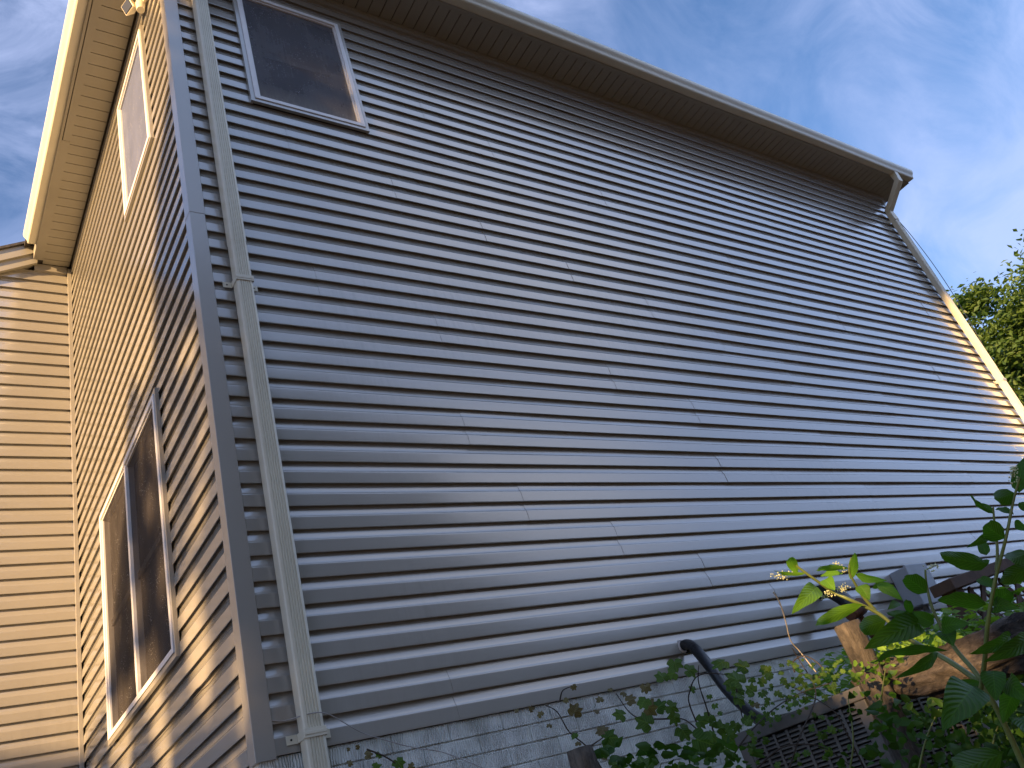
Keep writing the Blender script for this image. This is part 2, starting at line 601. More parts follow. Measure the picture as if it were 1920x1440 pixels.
def siding(mapf, s0, s1, n0, n1, seams, holes, seed, clip=None):
    mb = MB()
    rr = random.Random(seed)
    for n in range(n0, n1):
        k = n // 2
        rk = random.Random(seed * 1000 + k)
        ph = [rk.uniform(0, 6.28) for _ in range(3)]
        cuts = sorted(seams.get(k, []))
        edges = [s0] + [c for c in cuts if s0 + 0.05 < c < s1 - 0.05] + [s1]
        zb = n * C
        lo = s0
        if clip:
            lo = clip(zb + C * 0.5)
        sag = rk.uniform(-0.0007, 0.0007)
        for i in range(len(edges) - 1):
            a, b = edges[i], edges[i + 1]
            lift = 0.0 if i % 2 == 0 else 0.0016
            if i % 2:
                a -= 0.018
                if i < len(edges) - 2:
                    b += 0.018
            a = max(a, lo)
            if b - a < 0.02:
                continue
            spans = [(a, b)]
            for (h0, h1, hz0, hz1) in holes:
                if hz0 < zb + C * 0.5 < hz1:
                    ns = []
                    for (p, q) in spans:
                        if q <= h0 or p >= h1:
                            ns.append((p, q))
                        else:
                            if p < h0:
                                ns.append((p, h0))
                            if q > h1:
                                ns.append((h1, q))
                    spans = ns
            for (p, q) in spans:
                m = max(1, int((q - p) / 0.30))
                ss = [p + (q - p) * j / m for j in range(m + 1)]
                for gi, seg in enumerate(PROFILE):
                    base = len(mb.v)
                    for s in ss:
                        wob = 0.0008 * math.sin(s * 1.9 + ph[0]) + 0.0006 * math.sin(s * 4.3 + ph[1]) + sag
                        dz = 0.0006 * math.sin(s * 1.3 + ph[2])
                        for (h, d) in seg:
                            mb.v.append(Vector(mapf(s, d * 0.001 + lift + (wob if gi else 0), zb + h * C + dz)))
                    w = len(seg)
                    for j in range(m):
                        for t in range(w - 1):
                            x = base + j * w + t
                            mb.face((x, x + w, x + w + 1, x + 1), gi > 0)
                if lift:
                    for s in (p, q):
                        if abs(s - s0) < 0.03 or abs(s - s1) < 0.03:
                            continue
                        for seg in PROFILE[1:]:
                            for (h, d), (h2, d2) in zip(seg, seg[1:]):
                                mb.quad(mapf(s, d * 0.001 - 0.001, zb + h * C), mapf(s, d2 * 0.001 - 0.001, zb + h2 * C),
                                        mapf(s, d2 * 0.001 + lift, zb + h2 * C), mapf(s, d * 0.001 + lift, zb + h * C))
    return mb


main_map = lambda s, d, z: (s, BK - d, z)
left_map = lambda s, d, z: (BK - d, s, z)
wing_map = lambda s, d, z: (s, L + BK - d, z)

# butt joints between siding panels, read course by course (two courses per panel)
seam_px = {21: 1.78 - .65, 20: 3.48, 19: 4.28, 18: 1.78, 17: 2.32, 16: 3.36, 15: 0.66, 14: 1.34, 13: 1.97, 12: 2.64, 11: 3.32, 10: 0.66,
           9: 1.37, 8: 2.64, 7: 3.32, 6: 1.36, 5: 3.33, 4: 1.6, 3: 2.18, 2: 2.78, 1: 3.31, 0: 0.9}
seams = {}
for k, s in seam_px.items():
    ls = []
    while s < XR:
        if s > 0.35:
            ls.append(s)
        s += 3.29
    seams[k] = ls
WIN_MAIN = (0.452, 1.240, 3.785, 4.925)
WIN_LU = (0.498, 1.269, 3.843, 4.966)
WIN_LL = (0.877, 2.498, 0.689, 2.203)


def hole(w):
    return (w[0] + 0.01, w[1] - 0.01, w[2] + 0.02, w[3] - 0.02)


siding(main_map, 0.05, 8.70, 0, 45, seams, [hole(WIN_MAIN)], 11).build('siding_wall', M['siding'], house)
seams_l = {k: [2.2 + 0.4 * math.sin(k * 2.1)] for k in range(0, 23, 9)}
siding(left_map, 0.05, L - 0.02, 0, 45, seams_l, [hole(WIN_LU), hole(WIN_LL)], 12).build('siding_wall', M['siding'], house)
rake_x = lambda z: -0.28 - (5.21 - z) / 0.55
siding(wing_map, -4.0, -0.02, -4, 45, {}, [], 13, clip=lambda z: max(-4.0, rake_x(z) - 0.10)).build('siding_wall', M['siding'], house)

# backing walls (keep light from leaking through the shell)
b = MB()
b.box((0.03, 0.03, -1.4), (XR - 0.03, 0.12, 5.22))
b.box((0.03, 0.125, -1.4), (0.12, L + 0.1, 5.22))
b.box((XR - 0.12, 0.125, -1.4), (XR - 0.03, 8.0, 5.3))
b.box((-4.0, L + 0.03, -1.4), (0.02, L + 0.12, 3.1))
b.hexa(((-4.0, L + 0.03, 3.105), (0.02, L + 0.03, 3.105), (0.02, L + 0.12, 3.105), (-4.0, L + 0.12, 3.105),
        (-4.0, L + 0.03, 3.15), (0.02, L + 0.03, 5.36), (0.02, L + 0.12, 5.36), (-4.0, L + 0.12, 3.15)))
b.box((0.0, 8.0, -1.4), (XR, 8.1, 5.3))
b.build('sheathing', M['slot'], house)

# frieze trim under the soffits
b = MB()
b.box((0.075, -0.006, 45 * C + 0.004), (8.66, 0.025, ZS - 0.003))
b.box((0.075, -0.012, ZS - 0.032), (8.66, -0.0065, ZS - 0.003))
b.build('frieze', M['trim'], house)
b = MB()
b.box((-0.30, L - 0.012, 45 * C + 0.004), (-0.034, L + 0.025, ZS - 0.003))
b.build('frieze', M['trim'], house)
b = MB()
b.box((-0.004, 0.075, 45 * C + 0.004), (0.025, L - 0.035, ZS - 0.003))
b.build('frieze', M['trim'], house)

# corner posts
b = MB()
b.box((-0.0065, -0.0065, -0.012), (0.073, 0.073, 2.744))
b.box((-0.0082, -0.0082, 2.742), (0.0745, 0.0745, ZS - 0.002))
b.build('corner_post', M['trim'], house, 0.002)
b = MB()
b.box((8.665, -0.0065, -0.012), (8.742, 0.073, ZS - 0.002))
b.build('corner_post', M['trim'], house, 0.002)
b = MB()
b.box((-0.030, L - 0.030, -0.4), (-0.002, L - 0.002, 2.95))
b.box((-0.032, L - 0.032, 2.954), (-0.001, L - 0.001, 5.19))
b.build('inner_corner_trim', M['trim'], house, 0.0015)

# soffits: slats with fine shadow gaps, over a dark backing
b = MB()
x = -0.294
while x < 8.86:
    b.box((x, -0.275, ZS), (min(x + 0.0935, 8.88), 0.0, ZS + 0.010))
    x += 0.1016
b.box((-0.294, -0.30, ZS - 0.003), (8.88, -0.2755, ZS + 0.012))
b.build('soffit', M['soffit'], house)
b = MB()
b.box((-0.29, -0.29, ZS + 0.0125), (8.88, 0.0, ZS + 0.02))
b.box((-0.29, 0.001, ZS + 0.0125), (0.0, L - 0.01, ZS + 0.02))
b.build('soffit_backing', M['slot'], house)
b = MB()
y = 0.004
while y < 3.40:
    b.box((-0.235, y, ZS), (-0.018, min(y + 0.0955, 3.425), ZS + 0.010))
    y += 0.1016
b.box((-0.29, 0.002, ZS - 0.004), (-0.2355, 1.90, ZS + 0.012))
b.box((-0.296, 1.9005, ZS - 0.006), (-0.2355, 3.372, ZS + 0.012))
b.build('soffit', M['soffit'], house)

# fascia boards and gutters
b = MB()
b.box((-0.31, -0.312, ZS - 0.006), (8.90, -0.3005, 5.385))
b.box((-0.315, -0.300, ZS - 0.008), (-0.2965, 3.37, 5.385))
b.box((8.885, -0.300, ZS - 0.006), (8.90, 4.0, 5.385))
b.build('fascia', M['soffit'], house)
# gable end soffit strip at the right
b = MB()
b.box((8.745, 0.002, ZS), (8.884, 4.0, ZS + 0.012))
b.build('soffit', M['soffit'], house)

GP = [(0.315, 5.236), (0.378, 5.232), (0.386, 5.240), (0.389, 5.262), (0.398, 5.282), (0.412, 5.298), (0.420, 5.318), (0.420, 5.345), (0.413, 5.349), (0.405, 5.345)]


def gutter(mapf, s0, s1):
    mb = MB()
    m = 14
    for j in range(m + 1):
        s = s0 + (s1 - s0) * j / m
        for (d, z) in GP:
            mb.v.append(Vector(mapf(s, d, z + 0.004 * math.sin(j * 1.3))))
    w = len(GP)
    for j in range(m):
        for t in range(w - 1):
            a = j * w + t
            mb.face((a, a + w, a + w + 1, a + 1), 2 <= t <= 6)
    for s in (s0, s1):
        n = len(mb.v)
        mb.v += [Vector(mapf(s, d, z)) for (d, z) in GP[:8]] + [Vector(mapf(s, 0.315, 5.345))]
        mb.face(range(n, n + 9))
    return mb


gutter(lambda s, d, z: (s, -d, z), -0.41, 8.905).build('gutter', M['gutter'], house)
gutter(lambda s, d, z: (-d, s, z), -0.405, 3.185).build('gutter', M['gutter'], house)

# roof
b = MB()
A, B_, Cc, D_ = (-0.39, -0.395, 5.375), (8.93, -0.395, 5.375), (8.93, 4.0, 7.57), (4.0, 4.0, 7.57)
F_ = (-0.39, 8.4, 5.375)
H_ = (8.93, 8.4, 5.375)
dn = Vector((0, 0, -0.03))
for fc in ((A, B_, Cc, D_), (A, D_, F_), (F_, D_, Cc, H_)):
    n = len(b.v)
    b.v += [Vector(p) for p in fc] + [Vector(p) + dn for p in fc]
    k = len(fc)
    b.face(range(n, n + k))
    b.face(range(n + 2 * k - 1, n + k - 1, -1))
    for i in range(k):
        j = (i + 1) % k
        b.face((n + i, n + k + i, n + k + j, n + j))
# gable wall at the right hand end
b.build('roof', M['shingle'], house)
b = MB()
n = len(b.v)
b.v += [Vector(p) for p in ((8.70, 0.1, 5.3), (8.70, 7.9, 5.3), (8.70, 4.0, 7.3))]
b.face((n, n + 1, n + 2))
b.build('gable_wall', M['siding'], house)

# wing roof: rake boards, soffit and shingles sloping down to the left
def slope_board(mb, x0, x1, y0, y1, zt, zb, sl=0.55, xr=-0.28):
    p = lambda x, z: z + (x - xr) * sl
    mb.hexa(((x0, y0, p(x0, zb)), (x1, y0, p(x1, zb)), (x1, y1, p(x1, zb)), (x0, y1, p(x0, zb)),
             (x0, y0, p(x0, zt)), (x1, y0, p(x1, zt)), (x1, y1, p(x1, zt)), (x0, y1, p(x0, zt))))


b = MB()
slope_board(b, -4.2, -0.30, 3.375, 3.395, 5.435, 5.315)
slope_board(b, -4.2, -0.28, 3.3955, 3.425, 5.316, 5.205)
b.build('rake_board', M['soffit'], house)
b = MB()
slope_board(b, -4.2, -0.285, 3.4255, 3.47, 5.25, 5.22)
b.build('soffit', M['soffit'], house)
b = MB()
slope_board(b, -4.3, -0.26, 3.355, 8.2, 5.468, 5.440)
b.build('roof', M['shingle'], house)

# foundation of painted, rake-textured brick
b = MB()
ms = MB()
ms.box((0.0125, 0.0125, -1.5), (XR - 0.01, 0.0295, -0.001))
ms.box((0.0125, 0.030, -1.5), (0.0295, L, -0.001))
BH, BL = 0.0745, 0.272
row = 0
z = -0.004
rb = random.Random(3)
while z > -1.35:
    x = 0.008 - (BL * 0.5 if row % 2 else 0)
    while x < 8.7:
        x0, x1 = max(x, 0.008), min(x + BL - 0.004, 8.725)
        if x1 - x0 > 0.03:
            j = rb.uniform(-0.0012, 0.0012)
            b.box((x0, 0.006 + j, z - BH + 0.0065), (x1, 0.0215, z))
        x += BL
    y = 0.008 - (BL * 0.3 if row % 2 else 0)
    while y < L:
        y0, y1 = max(y, 0.012), min(y + BL - 0.009, L)
        if y1 - y0 > 0.03:
            b.box((0.0065, y0, z - BH + 0.0065), (0.0215, y1, z))
        y += BL
    z -= BH
    row += 1
fo = ms.build('foundation', M['brick'], house)
b.build('brick_courses', M['brick'], fo, 0.0018)


# ------------------------------------------------------------------ windows
def window(mapf, w, mull=None, rail=True, label=None, screen='screen_dark'):
    s0, s1, z0, z1 = w

    def ring(mb, m0, m1, d0, d1):
        """rectangular ring inset from m0 to m1, depth d0..d1 outwards"""
        a0, a1, c0, c1 = s0 + m0, s1 - m0, z0 + m0, z1 - m0
        e0, e1, g0, g1 = s0 + m1, s1 - m1, z0 + m1, z1 - m1

        def seg(p):
            ring_pts = [mapf(s, d0, z) for s, z in p] + [mapf(s, d1, z) for s, z in p]
            mb.hexa(ring_pts)
        seg(((a0, c0), (a1, c0), (e1, g0), (e0, g0)))
        seg(((a1, c0), (a1, c1), (e1, g1), (e1, g0)))
        seg(((a1, c1), (a0, c1), (e0, g1), (e1, g1)))
        seg(((a0, c1), (a0, c0), (e0, g0), (e0, g1)))

    outer = MB()
    ring(outer, -0.006, 0.020, 0.0, 0.021)
    wo = outer.build('window', M['trim'], house)
    if label:
        wo['label'] = label
    fr = MB()
    ring(fr, 0.0205, 0.050, -0.01, 0.027)
    ring(fr, 0.0505, 0.062, -0.03, 0.016)
    if mull:
        fr.hexa([mapf(s, d, z) for d in (-0.03, 0.022) for s, z in ((mull - 0.018, z0 + 0.05), (mull + 0.018, z0 + 0.05), (mull + 0.018, z1 - 0.05), (mull - 0.018, z1 - 0.05))])
    fr.build('frame', M['white'], wo, 0.002)
    ins = 0.0625
    cells = [(s0 + ins, s1 - ins)] if not mull else [(s0 + ins, mull - 0.0185), (mull + 0.0185, s1 - ins)]
    zm = (z0 + z1) / 2 - 0.03
    for a, c in cells:
        sc = MB()
        sc.quad(mapf(a, 0.004, z0 + ins), mapf(c, 0.004, z0 + ins), mapf(c, 0.004, z1 - ins), mapf(a, 0.004, z1 - ins))
        sc.build('screen', M[screen], wo)
        if rail:
            sa = MB()
            sa.hexa([mapf(s, d, z) for d in (-0.035, -0.014) for s, z in ((a, zm - 0.02), (c, zm - 0.02), (c, zm + 0.02), (a, zm + 0.02))])
            sa.build('meeting_rail', M['acmetal'], wo)
        pa = MB()
        pa.quad(mapf(a - 0.01, -0.04, z0 + 0.04), mapf(c + 0.01, -0.04, z0 + 0.04), mapf(c + 0.01, -0.04, z1 - 0.04), mapf(a - 0.01, -0.04, z1 - 0.04))
        pa.build('pane', M['glass'], wo)


pl = lambda f: (lambda s, d, z: f(s, d + BK, z))
window(pl(main_map), WIN_MAIN, label='single upper window with dusty screen on the long wall', screen='screen_dusty')
window(pl(left_map), WIN_LU, label='upper window on the sunlit side wall, dusty screen painted pale for sun and sky reflection', screen='screen_pale', rail=False)
window(pl(left_map), WIN_LL, mull=1.688, label='double ground floor window with dark screens on the side wall')


# ------------------------------------------------------------------ downspouts
def downspout(cx, z0, z1, straps, bends=None, label=None):
    x0, x1 = cx - 0.041, cx + 0.041
    mb = MB()
    # fluted front: ribbed section
    pts = [(x0, -0.021), (x0, -0.072), (x0 + 0.004, -0.079), (x0 + 0.013, -0.082)]
    nr = 5
    w = (x1 - x0 - 0.026)
    for i in range(nr):
        a = x0 + 0.013 + w * i / nr
        st = w / nr
        pts += [(a + st * 0.2, -0.082), (a + st * 0.36, -0.0785), (a + st * 0.62, -0.0785), (a + st * 0.8, -0.082)]
    pts += [(x1 - 0.013, -0.082), (x1 - 0.004, -0.079), (x1, -0.072), (x1, -0.021)]
    k = len(pts)

    def run(za, zb, grow=0.0):
        n = len(mb.v)
        cxx, cyy = cx, -0.05
        zs = [za + (zb - za) * i / 12 for i in range(13)]
        for z in zs:
            for (x, y) in pts:
                mb.v.append(Vector((cxx + (x - cxx) * (1 + grow), cyy + (y - cyy) * (1 + grow), z)))
        for j in range(12):
            for i in range(k):
                a = n + j * k + i
                c = n + j * k + (i + 1) % k
                mb.face((a, c, c + k, a + k))
    jz = 2.55 if z1 > 4.7 else 2.4
    run(z0, jz, 0.0)
    run(jz - 0.03, z1, 0.03)
    o = mb.build('downspout', M['gutter'], house)
    if label:
        o['label'] = label
    for zs in straps:
        s = MB()
        g = 0.0035
        s.box((x0 - g, -0.0855, zs - 0.017), (x1 + g, -0.0825, zs + 0.017))
        s.box((x0 - g, -0.0822, zs - 0.017), (x0 - 0.0012, -0.008, zs + 0.017))
        s.box((x1 + 0.0012, -0.0822, zs - 0.017), (x1 + g, -0.008, zs + 0.017))
        s.box((x0 - g, -0.0875, zs - 0.006), (x1 + g, -0.086, zs + 0.006))
        s.box((x0 - 0.048, -0.0085, zs - 0.017), (x0 - g - 0.0003, -0.0055, zs + 0.017))
        s.box((x1 + g + 0.0003, -0.0085, zs - 0.017), (x1 + 0.048, -0.0055, zs + 0.017))
        so = s.build('strap', M['gutter'], o, 0.001)
        for sx in (x0 - 0.028, x1 + 0.028):
            n = MB()
            n.tube([(sx, -0.0045, zs), (sx, -0.0095, zs)], 0.0045, 8)
            n.build('screw', M['acdark'], so)
    if bends:
        e = MB()
        e.tube(bends, 0.052, 4, True, False, up=Vector((0.7071, 0.7071, 0)), aspect=1.0)
        e.build('elbow', M['gutter'], o, 0.004)
    return o


downspout(0.205, -1.0, 5.235, [2.27, 0.045], label='left downspout beside the corner post')
downspout(8.505, -0.6, 4.83, [4.72, 2.36, 0.3], bends=[(8.505, -0.345, 5.24), (8.505, -0.345, 5.11), (8.505, -0.055, 4.87), (8.505, -0.052, 4.72)],
          label='right downspout with an elbow up to the gutter')

# ------------------------------------------------------------------ floodlight under the left eave
fl = thing('floodlight', 'cream double security floodlight high on the side wall above the upper window', 'floodlight', (-0.01, 0.38, 5.06))
b = MB()
b.box((-0.026, 0.335, 5.03), (-0.0045, 0.475, 5.17))
b.build('back_plate', M['shell'], fl, 0.006)
b = MB()
b.tube([(-0.024, 0.40, 5.10), (-0.04, 0.385, 5.06), (-0.04, 0.375, 5.0)], [0.022, 0.024, 0.026], 12)
b.tube([(-0.04, 0.375, 5.02), (-0.045, 0.365, 4.935)], [0.032, 0.026], 16)
b.build('motion_sensor', M['shell'], fl, 0.003)
nrm = Vector((-0.85, -0.25, -0.45)).normalized()
u = nrm.cross(Vector((0, 0, 1))).normalized()
v = u.cross(nrm)
for (cy, cz) in ((0.43, 5.03), (0.27, 5.10)):
    ctr = Vector((-0.105, cy, cz))
    q = lambda a, c, d: ctr + u * a + v * c + nrm * d
    hd = MB()
    hd.hexa([q(-.028, -.026, -.05), q(.028, -.026, -.05), q(.028, .026, -.05), q(-.028, .026, -.05), q(-.05, -.04, 0.01), q(.05, -.04, 0.01), q(.05, .04, 0.01), q(-.05, .04, 0.01)])
    hd.tube([(-0.026, 0.41 + (cy - 0.36) * 0.3, 5.10), ctr - nrm * 0.045], 0.012, 8)
    h = hd.build('lamp_head', M['shell'], fl, 0.004)
    ln = MB()
    ln.hexa([q(-.043, -.033, 0.0105), q(.043, -.033, 0.0105), q(.043, .033, 0.0105), q(-.043, .033, 0.0105), q(-.041, -.031, 0.015), q(.041, -.031, 0.015), q(.041, .031, 0.015), q(-.041, .031, 0.015)])
    ln.build('lens', M['lens'], h)

# ------------------------------------------------------------------ cables
b = MB()
b.tube(spline([(0.074, -0.006, 0.128), (0.12, -0.012, 0.118), (0.20, -0.09, 0.112), (0.27, -0.088, 0.095), (0.40, -0.05, 0.02), (0.52, -0.04, -0.035), (0.62, -0.05, -0.08), (0.72, -0.10, -0.13), (0.85, -0.2, -0.25)]), 0.0022, 6)
tag(b.build('cable', M['wire']), 'thin pale cable strung behind the left downspout down to the ivy', 'cable')
b = MB()
pts = []
for i in range(24):
    y = 0.30 + i * 0.11
    pts.append((-0.0065 - 0.003 * abs(math.sin(i * 1.7)), y, 4 * C - 0.006 - 0.006 * math.sin(i * 0.9) ** 2 + 0.004 * math.sin(i * 2.3)))
b.tube(pts, 0.0028, 6)
tag(b.build('cable', M['black']), 'thin black cable lying along a lap of the side wall below the double window', 'cable')
b = MB()
b.tube(spline([(8.75, -0.01, 4.80), (8.80, -0.02, 4.55), (8.84, -0.03, 4.1), (8.83, -0.03, 3.6), (8.78, -0.02, 3.1), (8.752, -0.008, 2.8)]), 0.004, 6)
b.tube([(8.752, -0.008, 4.95), (8.752, -0.008, 4.2), (8.752, -0.008, 3.0), (8.752, -0.008, 0.5)], 0.005, 6)
tag(b.build('cable', M['black']), 'slack dark cable hanging against the sky beside the right downspout', 'cable')

# ------------------------------------------------------------------ air conditioner and its line set
ac = thing('air_conditioner', 'dull grey louvred air conditioner condenser half hidden by ivy at the foundation', 'air conditioner', (2.03, -1.03, -1.12))
X0, X1, Y0, Y1, Z0, Z1 = 1.68, 2.36, -1.36, -0.72, -1.12, -0.385
b = MB()
b.box((X0 + 0.03, Y0 + 0.03, Z0 + 0.02), (X1 - 0.03, Y1 - 0.03, Z1 - 0.05))
b.build('coil', M['acdark'], ac)
b = MB()
for (x, y) in ((X0, Y0), (X1 - 0.05, Y0), (X0, Y1 - 0.05), (X1 - 0.05, Y1 - 0.05)):
    b.box((x, y, Z0), (x + 0.05, y + 0.05, Z1 - 0.0455))
b.box((X0 - 0.005, Y0 - 0.005, Z1 - 0.045), (X1 + 0.005, Y1 + 0.005, Z1))
b.box((X0, Y0, Z0 - 0.05), (X1, Y1, Z0 - 0.0005))
b.build('casing', M['acmetal'], ac, 0.004)
b = MB()
z = Z0 + 0.05
while z < Z1 - 0.06:
    b.hexa(((X0 + 0.002, Y0 + 0.05, z), (X0 + 0.012, Y0 + 0.05, z + 0.005), (X0 + 0.012, Y1 - 0.05, z + 0.005), (X0 + 0.002, Y1 - 0.05, z),
            (X0 + 0.002, Y0 + 0.05, z + 0.005), (X0 + 0.012, Y0 + 0.05, z + 0.010), (X0 + 0.012, Y1 - 0.05, z + 0.010), (X0 + 0.002, Y1 - 0.05, z + 0.005)))
    b.hexa(((X0 + 0.05, Y0 + 0.002, z), (X1 - 0.05, Y0 + 0.002, z), (X1 - 0.05, Y0 + 0.012, z + 0.005), (X0 + 0.05, Y0 + 0.012, z + 0.005),
            (X0 + 0.05, Y0 + 0.002, z + 0.005), (X1 - 0.05, Y0 + 0.002, z + 0.005), (X1 - 0.05, Y0 + 0.012, z + 0.010), (X0 + 0.05, Y0 + 0.012, z + 0.010)))
    z += 0.0155
y = Y0 + 0.11
while y < Y1 - 0.06:
    b.box((X0 - 0.001, y, Z0 + 0.04), (X0 + 0.0015, y + 0.012, Z1 - 0.05))
    y += 0.066
x = X0 + 0.11
while x < X1 - 0.06:
    b.box((x, Y0 - 0.001, Z0 + 0.04), (x + 0.012, Y0 + 0.0015, Z1 - 0.05))
    x += 0.066
b.build('louvre', M['acmetal'], ac)

ps = thing('pipe', 'black insulated pipe curving out of the siding down to the air conditioner', 'pipe', (2.33, 0.0, 0.14))
b = MB()
b.tube(spline([(2.345, 0.02, 0.150), (2.335, -0.05, 0.145), (2.30, -0.13, 0.085), (2.27, -0.20, -0.02), (2.26, -0.25, -0.13), (2.24, -0.33, -0.24), (2.20, -0.45, -0.34), (2.15, -0.70, -0.46)]), 0.028, 12, jitter=0.08)
b.build('insulation', M['black'], ps)
b = MB()
b.tube(spline([(2.36, 0.02, 0.125), (2.35, -0.06, 0.10), (2.32, -0.13, 0.03), (2.30, -0.20, -0.07), (2.29, -0.26, -0.2), (2.26, -0.36, -0.34), (2.2, -0.6, -0.5)]), 0.009, 8)
b.build('copper_line', M['black'], ps)
b = MB()
b.tube([(2.345, 0.005, 0.15), (2.345, -0.012, 0.15)], [0.040, 0.034], 12, jitter=0.2)
b.build('sealant', simple('putty', (0.42, 0.40, 0.38), 0.8), ps)

vp = thing('vent_pipe', 'short black vent elbow with a rusty iron collar on the siding behind the wooden post', 'pipe', (3.72, 0.0, 0.3))
b = MB()
b.tube(spline([(3.72, 0.01, 0.345), (3.715, -0.07, 0.325), (3.70, -0.15, 0.25), (3.69, -0.20, 0.16)]), 0.045, 12)
b.build('elbow', M['black'], vp)
b = MB()
b.tube([(3.74, -0.22, 0.165), (3.66, -0.24, 0.14), (3.56, -0.24, 0.12)], [0.05, 0.042, 0.038], 12, jitter=0.1)
b.tube([(3.70, -0.21, 0.12), (3.72, -0.22, -0.05)], [0.018, 0.018], 8)
b.build('collar', M['rust'], vp)

ub = thing('utility_box', 'grey enamel electric box on the siding left of the lattice', 'utility box', (4.72, 0.0, 0.28))
b = MB()
b.box((4.60, -0.13, 0.14), (4.86, 0.0, 0.41))
b.build('case', M['box'], ub, 0.008)
b = MB()
b.box((4.585, -0.145, 0.13), (4.875, -0.1305, 0.42))
b.build('door', M['box'], ub, 0.006)
b = MB()
b.tube([(4.73, -0.06, 0.14), (4.73, -0.06, -0.6)], 0.022, 10)
b.build('conduit', M['box'], ub)

# ------------------------------------------------------------------ lattice panel
lt = thing('lattice_panel', 'dark brown wooden lattice screen with a heavy top rail at the right edge', 'lattice', (4.6, -0.8, -1.0))
LY = -0.80
b = MB()
b.box((3.68, LY - 0.045, -1.1), (3.77, LY + 0.045, 0.065))
b.build('post', M['lattice'], lt, 0.004)
b = MB()
b.box((5.95, LY - 0.045, -1.1), (6.04, LY + 0.045, 0.31))
b.build('post', M['lattice'], lt, 0.004)
b = MB()
b.hexa(((3.64, LY - 0.07, 0.02), (6.1, LY - 0.07, 0.27), (6.1, LY + 0.07, 0.27), (3.64, LY + 0.07, 0.02),
        (3.64, LY - 0.07, 0.085), (6.1, LY - 0.07, 0.335), (6.1, LY + 0.07, 0.335), (3.64, LY + 0.07, 0.085)))
b.build('top_rail', M['lattice'], lt, 0.005)
b = MB()
top = lambda x: 0.02 + (x - 3.64) * 0.25 / 2.46
for sgn, yy in ((1, LY - 0.012), (-1, LY + 0.003)):
    for i in range(-12, 26):
        x = 3.78 + i * 0.145
        p = []
        z0, z1 = -0.85, 0.32
        # strip running at 45 degrees from (x,z0)
        xa, za, xb, zb = (x, z0, x + (z1 - z0), z1) if sgn > 0 else (x + (z1 - z0), z0, x, z1)
        n = 40
        segs = []
        for k in range(n + 1):
            t = k / n
            px, pz = xa + (xb - xa) * t, za + (zb - za) * t
            if 3.775 < px < 5.945 and pz < top(px) - 0.005:
                segs.append((px, pz))
        if len(segs) > 1:
            (ax, az), (bx, bz) = segs[0], segs[-1]
            d = Vector((bx - ax, 0, bz - az)).normalized()
            w = Vector((-d.z, 0, d.x)) * 0.018
            A_ = Vector((ax, yy, az)); B2 = Vector((bx, yy, bz)); th = Vector((0, 0.011, 0))
            b.hexa((A_ - w, B2 - w, B2 - w + th, A_ - w + th, A_ + w, B2 + w, B2 + w + th, A_ + w + th))
b.build('lattice', M['lattice'], lt)

# ------------------------------------------------------------------ old fence posts and fallen log
def rough_post(name, label, cx, cy, z0, z1, r, lean=(0, 0), group=None):
    mb = MB()
    n = 26
    pts = [(cx + lean[0] * i / n, cy + lean[1] * i / n, z0 + (z1 - z0) * i / n) for i in range(n + 1)]
    mb.tube(pts, [r * (1.04 - 0.12 * i / n) * (1 + 0.05 * noise.noise(Vector((i * 0.5, cx, 0)))) for i in range(n + 1)], 14, True, True, 0.22)
    return tag(mb.build(name, M['oldwood']), label, 'fence post', group)


rough_post('fence_post', 'tall weathered wooden fence post with a split top in front of the air conditioner', 1.66, -1.43, -1.4, -0.185, 0.050, (0.0, -0.01))
rough_post('fence_post', 'short dark wooden post stump at the bottom edge before the brick', 0.63, -1.06, -1.3, -0.335, 0.042)
lg = MB()
lp = spline([at(1622, 1280, 3.05), at(1700, 1268, 2.9), at(1800, 1250, 2.72), at(1920, 1205, 2.5), at(2080, 1150, 2.25)], 22)
lg.tube(lp, [0.066 + 0.012 * i / len(lp) + 0.008 * noise.noise(Vector((i * 0.3, 0, 5))) for i in range(len(lp))], 28, True, True, 0.30)
tag(lg.build('log', M['logwood']), 'thick weathered log leaning across from the wooden post to the right edge', 'log')


